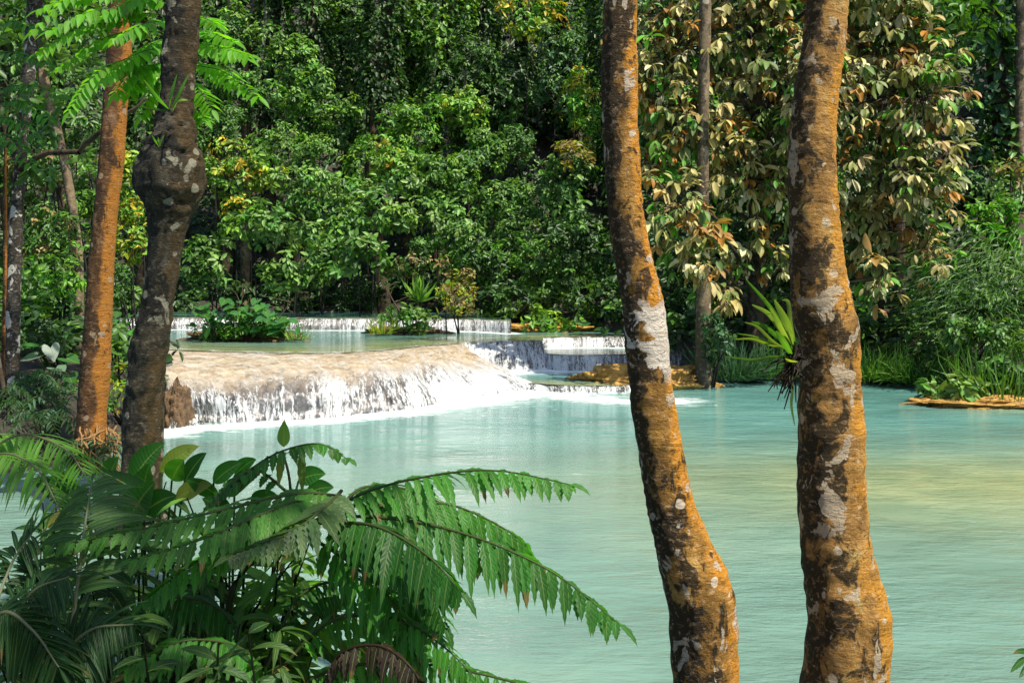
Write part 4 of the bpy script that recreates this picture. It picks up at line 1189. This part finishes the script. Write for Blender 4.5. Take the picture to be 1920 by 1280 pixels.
# --- broad leaves
def leafy(name, label, base, items, cat='plant', mat='frond', stem=True):
    """items: (base px, base py, tip px, tip py, Y, width px, colour)"""
    t = thing(name, label, cat, base)
    for (x0, y0, x1, y1, Y, w, col) in items:
        a, e = P(x0, y0, Y), P(x1, y1, Y - .05)
        d = e - a
        L = np.linalg.norm(d)
        bg = Bag()
        up = nz(np.cross(d, (0, 1, 0)))
        d2 = nz(d + UP * L * .25)
        blade(bg, a, d2, (rf.normal(0, .3), -1, .35), L * 1.03, w / F * Y, col, .5, 12, 0, .16, .015, (.42, .8), rf)
        lf = bg.build('leaf', M[mat], t, base)
        if stem:
            sk = Bag()
            sk.tube(smooth_path([base, (base + a) / 2 + (0, 0, .05), a], 12), np.linspace(.007, .004, 12), (.03, .06, .015), 5)
            sk.build('leaf_stalk', M[mat], lf, base)
    return t


base = np.array((P(300, 1200, 3.7)[0], 3.6, .42))
leafy('ginger_plant', 'broad leaved plant with tall pointed leaves before the mossy trunk', base, [
    (245, 905, 307, 832, 3.7, 50, (.03, .11, .02)), (262, 950, 280, 870, 3.65, 46, (.04, .13, .02)), (300, 885, 372, 838, 3.75, 36, (.17, .21, .04)), (322, 900, 345, 862, 3.7, 44, (.06, .19, .02)),
    (200, 905, 222, 858, 3.8, 40, (.03, .10, .02)), (345, 905, 386, 850, 3.7, 34, (.02, .07, .02)), (300, 960, 190, 885, 3.55, 46, (.015, .05, .015)), (270, 960, 330, 930, 3.5, 50, (.025, .09, .018)),
    (235, 985, 290, 905, 3.5, 60, (.035, .12, .02)), (150, 930, 100, 880, 3.7, 50, (.03, .10, .02)), (170, 960, 60, 900, 3.6, 50, (.02, .07, .02)), (330, 935, 395, 910, 3.6, 34, (.19, .20, .04))])
base = np.array((P(430, 1200, 3.6)[0], 3.6, .42))
leafy('leafy_shrub', 'slim stemmed plant with paired oval leaves right of the broad leaves', base, [
    (400, 905, 455, 868, 3.6, 34, (.03, .12, .02)), (420, 925, 470, 905, 3.6, 34, (.035, .13, .02)), (410, 930, 350, 900, 3.6, 34, (.03, .11, .02)), (430, 965, 380, 935, 3.55, 36, (.025, .09, .02)),
    (440, 890, 480, 862, 3.6, 30, (.03, .13, .02)), (560, 900, 610, 890, 3.6, 36, (.03, .13, .02)), (575, 925, 625, 915, 3.6, 34, (.025, .1, .02)), (470, 945, 520, 930, 3.6, 34, (.02, .08, .02))])
base = np.array((P(1960, 1400, 3.2)[0], 3.2, .42))
leafy('corner_sapling', 'small green sprig poking in at the lower right corner', base, [
    (1925, 1232, 1895, 1262, 3.2, 13, (.03, .11, .02)), (1930, 1222, 1900, 1226, 3.2, 11, (.03, .11, .02)), (1935, 1240, 1912, 1272, 3.2, 12, (.02, .08, .02))])


def thicket(label, x0, x1, y0, y1, Y, n, L, pal, seed, basepx):
    rng = np.random.default_rng(seed)
    base = np.array((P(basepx, 1300, Y)[0], Y, .42))
    t = thing('thicket_shrub', label, 'shrub', base, 'dark shrubs filling the near thicket')
    bag, st = Bag(), Bag()
    ns = max(5, n // 16)
    for s in range(ns):
        e = P(rng.uniform(x0, x1), y0 + (y1 - y0) * rng.random() ** .9, Y + rng.uniform(-.3, .3))
        b0 = base + (rng.uniform(-.25, .25), rng.uniform(-.2, .2), 0)
        path = smooth_path([b0, (b0 + e) / 2 + (rng.normal(0, .06), 0, .08), e], 18)
        st.tube(path, np.linspace(.007, .0025, 18), (.02, .022, .012), 5)
        for q in range(n // ns):
            i = int(rng.integers(7, 18))
            a = rng.uniform(0, 6.283)
            d = np.array((math.cos(a), math.sin(a) * .8, rng.uniform(-.5, .5)))
            c = pal_cols(pal, 1, .35, rng)[0] * (1 if rng.random() > .05 else 1) 
            if rng.random() < .04:
                c = np.array((.20, .17, .04))
            blade(bag, path[i], d, np.array((rng.normal(0, .4), -.3 + rng.normal(0, .4), 1)), L * rng.uniform(.6, 1.3), L * rng.uniform(.15, .25), c, rng.uniform(.3, 1.3), 7, .05, .16, .02, (.4, .9), rng)
    bag.build('foliage', M['frond'], t, base)
    st.build('stem', M['frond'], t, base)


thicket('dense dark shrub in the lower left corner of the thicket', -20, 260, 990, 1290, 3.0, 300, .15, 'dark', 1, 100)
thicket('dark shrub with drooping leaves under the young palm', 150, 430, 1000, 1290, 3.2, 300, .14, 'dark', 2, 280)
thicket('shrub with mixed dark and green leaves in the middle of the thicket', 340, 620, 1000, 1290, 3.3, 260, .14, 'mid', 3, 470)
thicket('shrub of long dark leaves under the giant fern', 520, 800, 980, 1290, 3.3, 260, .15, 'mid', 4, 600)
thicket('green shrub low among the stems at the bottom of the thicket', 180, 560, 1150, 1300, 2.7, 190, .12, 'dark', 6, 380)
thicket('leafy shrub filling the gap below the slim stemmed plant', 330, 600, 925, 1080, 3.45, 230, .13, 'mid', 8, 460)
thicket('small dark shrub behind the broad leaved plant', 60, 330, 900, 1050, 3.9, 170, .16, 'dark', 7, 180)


# ------------------------------------------------------------------ plants growing on trunks
def strap_plant(label, c, Y, items, cat='epiphyte'):
    base = P(c[0], c[1], Y)
    t = thing('nest_fern', label, cat, base)
    for (pts, w, col) in items:
        path = smooth_path([P(x, y, Y + dz) for x, y, dz in pts], 16)
        tt = nz(np.gradient(path, axis=0))
        nn = nz(np.cross(tt, np.array((0, 1, 0)))) * .6 + np.array((0, -.8, 0))
        sd = nz(np.cross(nn, tt))
        u = np.linspace(0, 1, 16)
        ww = np.maximum(.05, np.sin(np.clip(u * .9 + .08, 0, 1) * math.pi) ** .6) * w * .6 / F * Y / 2
        nr = np.cross(tt, sd)
        V = np.stack([path + sd * ww[:, None] + nr * ww[:, None] * .25, path, path - sd * ww[:, None] + nr * ww[:, None] * .25], 1).reshape(-1, 3)
        uv = np.stack([np.repeat(u * 2, 3), np.tile([1, 0, -1], 16), np.zeros(48)], -1)
        bg = Bag(); bg.add(V, grid_faces(16, 3), col, uv)
        bg.build('leaf', M['frond'], t, base)
    return t, base


GE = (.06, .15, .02)
ep, eb = strap_plant('strap leaved nest fern clinging to the left of the scaly trunk', (1487, 655), 3.55, [
    ([(1485, 655, 0), (1465, 610, -.05), (1440, 570, -.08), (1400, 525, -.1)], 15, (.05, .13, .02)),
    ([(1483, 655, 0), (1455, 605, -.06), (1438, 585, -.1), (1410, 571, -.12)], 17, (.12, .18, .05)),
    ([(1483, 650, 0), (1462, 610, -.08), (1444, 577, -.1)], 18, (.17, .22, .06)),
    ([(1485, 645, 0), (1475, 605, -.05), (1452, 562, -.06)], 26, (.14, .20, .05)),
    ([(1490, 640, 0), (1482, 600, -.04), (1478, 566, -.05), (1466, 562, -.05)], 14, (.10, .14, .05)),
    ([(1482, 658, 0), (1450, 640, -.08), (1420, 612, -.1), (1396, 604, -.1)], 11, (.10, .14, .04)),
    ([(1480, 650, 0), (1455, 628, -.05), (1432, 610, -.08), (1410, 603, -.08)], 17, (.04, .13, .02)),
    ([(1478, 655, 0), (1440, 645, -.08), (1410, 635, -.1), (1376, 636, -.1)], 11, (.16, .22, .03)),
    ([(1478, 652, 0), (1440, 640, -.04), (1412, 630, -.05), (1382, 625, -.05)], 9, (.08, .15, .03)),
    ([(1490, 672, 0), (1450, 668, -.06), (1410, 674, -.1), (1360, 668, -.12)], 13, (.06, .12, .03)),
    ([(1495, 678, -.05), (1482, 676, -.1), (1472, 672, -.11)], 10, (.30, .36, .03)),
    ([(1484, 665, 0), (1470, 640, -.1), (1455, 620, -.12)], 22, GE),
    ([(1486, 690, -.03), (1485, 730, -.05), (1483, 760, -.05), (1490, 798, -.05)], 14, (.05, .085, .02))])
bg = Bag()
for k in range(40):
    a = P(1492 + rf.normal(0, 6), 668 + rf.normal(0, 12), 3.56)
    e = P(1470 + rf.normal(0, 18), 715 + rf.normal(0, 22), 3.5)
    bg.tube(smooth_path([a, (a + e) / 2 + rf.normal(0, .015, 3), e], 8), np.linspace(.006, .002, 8), (.02, .014, .008), 5)
bg.build('roots', M['frond'], ep, eb)
_, eb2 = strap_plant('small nest fern with broad bright leaves above the burl', (322, 205), 8.25, [
    ([(318, 205, 0), (298, 185, -.1), (270, 150, -.15)], 17, (.06, .17, .02)), ([(318, 205, 0), (322, 180, -.1), (332, 140, -.12)], 17, (.07, .19, .02)),
    ([(322, 205, 0), (335, 180, -.1), (354, 140, -.12)], 18, (.07, .18, .02)), ([(325, 208, 0), (335, 190, -.2), (352, 188, -.2)], 12, (.10, .20, .02)), ([(315, 208, 0), (290, 205, -.1), (255, 200, -.15)], 9, (.03, .07, .02))])
strap_plant('tiny nest fern sprouting from the burl', (300, 275), 8.1, [
    ([(299, 276, 0), (292, 265, -.05), (285, 254, -.06)], 10, (.07, .18, .02)), ([(300, 276, 0), (303, 265, -.05), (308, 253, -.06)], 10, (.07, .19, .02)), ([(300, 276, 0), (298, 264, -.05), (296, 257, -.06)], 9, (.06, .17, .02))])

# ------------------------------------------------------------------ feathery sapling at the top left
rs = np.random.default_rng(77)
x0 = P(300, 500, 9.4)
loc = np.array((x0[0], 9.4, .1))
sap = thing('feathery_sapling', 'sapling with bright feathery leaves fanning out around the mossy trunk', 'tree', loc)
limb(sap, loc, [loc, P(310, 500, 9.4), P(320, 250, 9.4), P(325, 100, 9.4), P(300, -60, 9.4)], .03, .015, M['bark_shade'], 'trunk')
nodes = [((340, 95), (410, 92), (465, 112)), ((345, 120), (420, 135), (486, 184)), ((345, 80), (400, 85), (468, 104)), ((340, 150), (370, 165), (398, 206)), ((350, 30), (385, 35), (408, 48)), ((335, 180), (360, 195), (385, 225)),
         ((320, 60), (240, 62), (165, 90)), ((320, 30), (250, 25), (170, 35)), ((320, 90), (260, 100), (195, 150)), ((320, 0), (220, -10), (120, 5)), ((310, 120), (255, 130), (215, 180)), ((320, -20), (260, -5), (200, 30)),
         ((300, 50), (200, 70), (110, 130)), ((300, 20), (180, 20), (90, 60)), ((320, 140), (290, 160), (262, 220)), ((300, -30), (180, -30), (70, 20)), ((310, 85), (230, 120), (160, 165))]
nodes += [((330, 40), (270, 45), (215, 75)), ((330, 70), (280, 85), (235, 135)), ((325, 110), (280, 130), (245, 175)), ((320, 10), (280, 0), (235, 20)), ((280, 40), (160, 50), (70, 100)), ((345, 60), (390, 60), (440, 80)), ((340, 110), (395, 125), (440, 160)), ((250, -20), (150, -20), (60, 60)), ((260, 100), (180, 140), (130, 210))]
for a, b_, c_ in nodes:
    Y = 9.4 + rs.uniform(-.5, .4)
    frond(sap, loc, [P(*a, 9.4), P(*b_, Y - .2), P(*c_, Y - .3)], 12, .21, .065, (.085, .25, .014), (0, -.45, .8), .5, .35, .35, 'glow', 'frond', .006, .0, .2, rs, 6, True, .6, (.06, .08, .02), .15)

loc = P(20, 700, 12.5)
loc[2] = .4
sap2 = thing('palmate_sapling', 'dim sapling with dark green feathery leaves at the upper left', 'tree', loc)
limb(sap2, loc, [loc, P(-40, 450, 12.5), P(-30, 200, 12.5), P(-20, 40, 12.5)], .03, .015, M['bark_shade'], 'trunk')
for a, b_, c_ in [((-20, 200), (40, 190), (95, 225)), ((-20, 220), (30, 225), (70, 262)), ((-20, 170), (50, 160), (120, 180)), ((-30, 240), (20, 260), (60, 310)), ((-20, 60), (30, 40), (100, 60)), ((-30, 100), (30, 100), (90, 120))]:
    frond(sap2, loc, [P(*a, 12.5), P(*b_, 12.3), P(*c_, 12.1)], 9, .22, .08, (.03, .12, .015), (0, -.5, .8), .5, .4, .4, 'glow', 'frond', .007, .0, .2, rs, 6, True, .6, (.05, .06, .02), .2)


# ------------------------------------------------------------------ low plants of the left bank
def rosette(label, b, n, L, W, col, rng, name='bank_fern', cat='fern', group='small ferns on the left bank'):
    t = thing(name, label, cat, b, group)
    for k in range(n):
        a = 6.283 * k / n + rng.uniform(-.3, .3)
        o = np.array((math.cos(a), math.sin(a), 0))
        l = L * rng.uniform(.7, 1.2)
        frond(t, b, [b, b + o * l * .35 + UP * l * rng.uniform(.5, .9), b + o * l * .8 + UP * l * rng.uniform(.4, .8), b + o * l * 1.1 + UP * l * rng.uniform(.0, .4)], 9, L * .36, L * .075, np.array(col) * rng.uniform(.7, 1.3), (0, -.2, 1), .6, .3, .5, 'frond', 'frond', .006, 0, .15, rng, 4, True, .4, (.04, .05, .02), .15)
    return t


rb = np.random.default_rng(91)
for i, (px, py, Y, col, lab) in enumerate([
    (15, 790, 13.2, (.03, .085, .035), 'small fern just before the white spotted trunk'), (60, 800, 13.0, (.04, .095, .045), 'blue green fern right of the white spotted trunk'), (110, 790, 12.8, (.03, .085, .03), 'small fern left of the orange trunk foot'),
    (45, 840, 12.4, (.02, .06, .02), 'dark fern lower on the bank below the white spotted trunk'), (105, 840, 12.0, (.05, .11, .06), 'pale fern lower on the bank left of the orange roots'), (-10, 830, 12.4, (.025, .07, .02), 'dark fern at the very edge of the left bank'),
    (205, 800, 11.3, (.10, .16, .09), 'pale palmate fern lit in front of the orange trunk foot'), (150, 860, 11.3, (.03, .08, .03), 'fern at the waterline below the orange trunk'), (80, 880, 11.6, (.02, .06, .02), 'shaded fern at the waterline left of the orange roots'),
    (75, 760, 13.9, (.02, .06, .025), 'shaded fern at the back of the bank behind the pale ferns')]):
    b = P(px, py, Y); b[2] = max(.05, ground_h(b[0], b[1]))
    rosette(lab, b, 8, .42, 1, col, rb)


def heart_leaf(bag, c, d, nrm, L, col):
    d = nz(d); s = nz(np.cross(nrm, d)); nn = np.cross(d, s)
    pr = [(-.22, .16), (-.30, .30), (-.18, .46), (.10, .50), (.40, .40), (.70, .22), (1.0, 0)]
    mid = np.array([c + d * L * x for x, _ in [(0, 0), (0, 0), (0, 0), (.12, 0), (.4, 0), (.7, 0), (1.0, 0)]])
    rows = []
    for (x, y), m in zip(pr, mid):
        rows += [c + d * L * x + s * L * y + nn * L * .10 * y * 2, m, c + d * L * x - s * L * y + nn * L * .10 * y * 2]
    u = np.linspace(0, 1, 7)
    uv = np.stack([np.repeat(u, 3), np.tile([1, 0, -1], 7), np.zeros(21)], -1)
    bag.add(np.array(rows), grid_faces(7, 3), col, uv)


def taro(label, b, items, name='elephant_ear', group=None):
    t = thing(name, label, 'plant', b, group)
    for (q, L, d, nrm, col) in items:
        bg = Bag()
        heart_leaf(bg, q, d, nrm, L, col)
        lf = bg.build('leaf', M['frond'], t, b)
        sk = Bag()
        sk.tube(smooth_path([b, (b + q) / 2 + (0, 0, .08), q], 9), np.linspace(.01, .006, 9), (.05, .09, .03), 5)
        sk.build('leaf_stalk', M['frond'], lf, b)


Y = 14.2
b = P(92, 745, Y); b[2] = ground_h(b[0], b[1])
taro('heart leaved plant with leaves coloured pale as sunlit on the left bank', b, [
    (P(95, 652, Y), .24, (.3, -.3, -.6), (.3, -.7, .5), (.30, .36, .30)), (P(68, 668, Y), .24, (-.5, -.5, -.2), (.1, -.3, 1), (.22, .30, .22)), (P(66, 650, Y), .30, (-.4, -.4, .05), (0, -.2, 1), (.05, .19, .03)),  # palest leaf colours stand in for sunlight on the leaves
    (P(105, 690, Y - .2), .26, (.6, -.5, -.1), (0, -.2, 1), (.16, .26, .17)), (P(125, 672, Y), .26, (.7, -.3, -.2), (.2, -.4, .9), (.05, .15, .03)), (P(80, 700, Y - .2), .26, (-.3, -.7, -.3), (0, -.4, .9), (.04, .13, .03)),
    (P(55, 715, Y - .2), .26, (-.4, -.6, -.3), (0, -.4, .9), (.06, .16, .03)), (P(130, 705, Y), .24, (.4, -.6, -.3), (0, -.4, .9), (.04, .12, .03))])
for i, (px, py, Y, n, wpx, hpx, lab) in enumerate([(400, 632, 22.9, 24, 34, 48, 'large heart leaved plant at the left end of the rock island'), (440, 632, 22.9, 30, 42, 58, 'tallest leafy plant in the centre of the rock island'), (490, 633, 22.8, 28, 38, 48, 'broad leaved plant right of the centre of the rock island'), (530, 634, 22.9, 18, 32, 34, 'low leafy plant at the right end of the rock island'), (235, 640, 21.0, 8, 25, 40, 'leafy plant between the orange and the mossy trunk by the middle pool')]):
    b = P(px, py, Y); b[2] = ZM + .08
    items = []
    for k in range(n):
        q = P(px + rb.normal(0, wpx * .6), py - 12 - hpx * rb.random(), Y + rb.normal(0, .2))
        items.append((q, rb.uniform(.14, .27), (rb.normal(0, .7), -.5 + rb.normal(0, .3), -.25), (rb.normal(0, .25), -.35, 1), np.array((.05, .16, .03)) * rb.uniform(.6, 1.5) * np.array((1, 1, rb.uniform(.7, 2)))))
    taro(lab, b, items, 'island_plant', 'leafy plants on the rock island')
shrub('island_bush', 'fine leaved green bush filling the back of the rock island', 465, 603, 80, 22, 23.4, .15, 'bright', 1.2, accent=('lit', .4), deep=.4, cat='bush')
shrub('island_bush', 'dark low bush along the waterline of the rock island', 450, 622, 90, 14, 22.9, .13, 'mid', 1.0, accent=('bright', .3), deep=.35, cat='bush')
tuft('grass_clump', 'grass tuft at the right tip of the rock island', 555, 634, 22.7, 60, .4, .05, 'lit', .25, 1.2, z=ZM + .05)


def dead_branch(label, pts, r):
    p = smooth_path(pts, 16)
    b = Bag()
    b.tube(p, np.linspace(r, r * .3, 16), (.16, .13, .09), 6)
    for k in (6, 9, 12):
        q = p[k] + np.array((rb.normal(0, .3), rb.normal(0, .1), rb.uniform(.1, .45)))
        b.tube(smooth_path([p[k], (p[k] + q) / 2 + rb.normal(0, .03, 3), q], 8), np.linspace(r * .55, r * .2, 8), (.18, .15, .10), 5)
    o = b.build('dead_branch', M['stem_brown'], None, pts[0])
    o.location = pts[0]
    tag(o, label, 'branch', 'bare grey branches on the islands')


dead_branch('thin bare branch leaning right above the rock island', [P(515, 612, 23.2), P(535, 580, 23.2), P(552, 558, 23.2)], .022)
dead_branch('tangled bare twigs at the top of the rock island', [P(440, 600, 23.4), P(452, 565, 23.4), P(460, 545, 23.4)], .02)
dead_branch('bare forked branch leaning left out of the small islet', [P(760, 600, 25.6), P(735, 560, 25.6), P(722, 530, 25.6)], .025)
dead_branch('bare branch leaning right out of the small islet', [P(810, 598, 25.6), P(850, 570, 25.6), P(885, 555, 25.6)], .022)

# ------------------------------------------------------------------ camera, light, sky
cam = bpy.data.cameras.new('camera')
co = bpy.data.objects.new('camera', cam)
COL.objects.link(co)
co.location = (0, 0, CZ)
co.rotation_euler = (math.radians(90), 0, 0)
cam.sensor_width = 36
cam.lens = F / 1920 * 36
cam.shift_y = -(640 - H0) / 1920
cam.clip_start = .05
cam.clip_end = 2000
SC.camera = co

EL, AZ = math.radians(60), math.radians(130)        # azimuth clockwise from the viewing direction
sd = Vector((math.sin(AZ) * math.cos(EL), math.cos(AZ) * math.cos(EL), math.sin(EL)))
sun = bpy.data.lights.new('sun', 'SUN')
sun.energy = 4.6
sun.angle = math.radians(.53)
sun.color = (1, .93, .80)
so = bpy.data.objects.new('sun', sun)
COL.objects.link(so)
so.location = sd * 50
so.rotation_euler = (-sd).to_track_quat('-Z', 'Y').to_euler()
w = bpy.data.worlds.new('World')
SC.world = w
w.use_nodes = True
nt = w.node_tree
sky = nt.nodes.new('ShaderNodeTexSky')
sky.sky_type = 'NISHITA'
sky.sun_disc = False
sky.sun_elevation = EL
sky.sun_rotation = AZ
bgd = nt.nodes['Background']
bgd.inputs['Strength'].default_value = .11
nt.links.new(sky.outputs[0], bgd.inputs['Color'])
SC.view_settings.view_transform = 'Standard'
SC.view_settings.look = 'None'
SC.view_settings.exposure = .9
SC.view_settings.gamma = 1
SC.cycles.max_bounces = 8
SC.cycles.transparent_max_bounces = 12
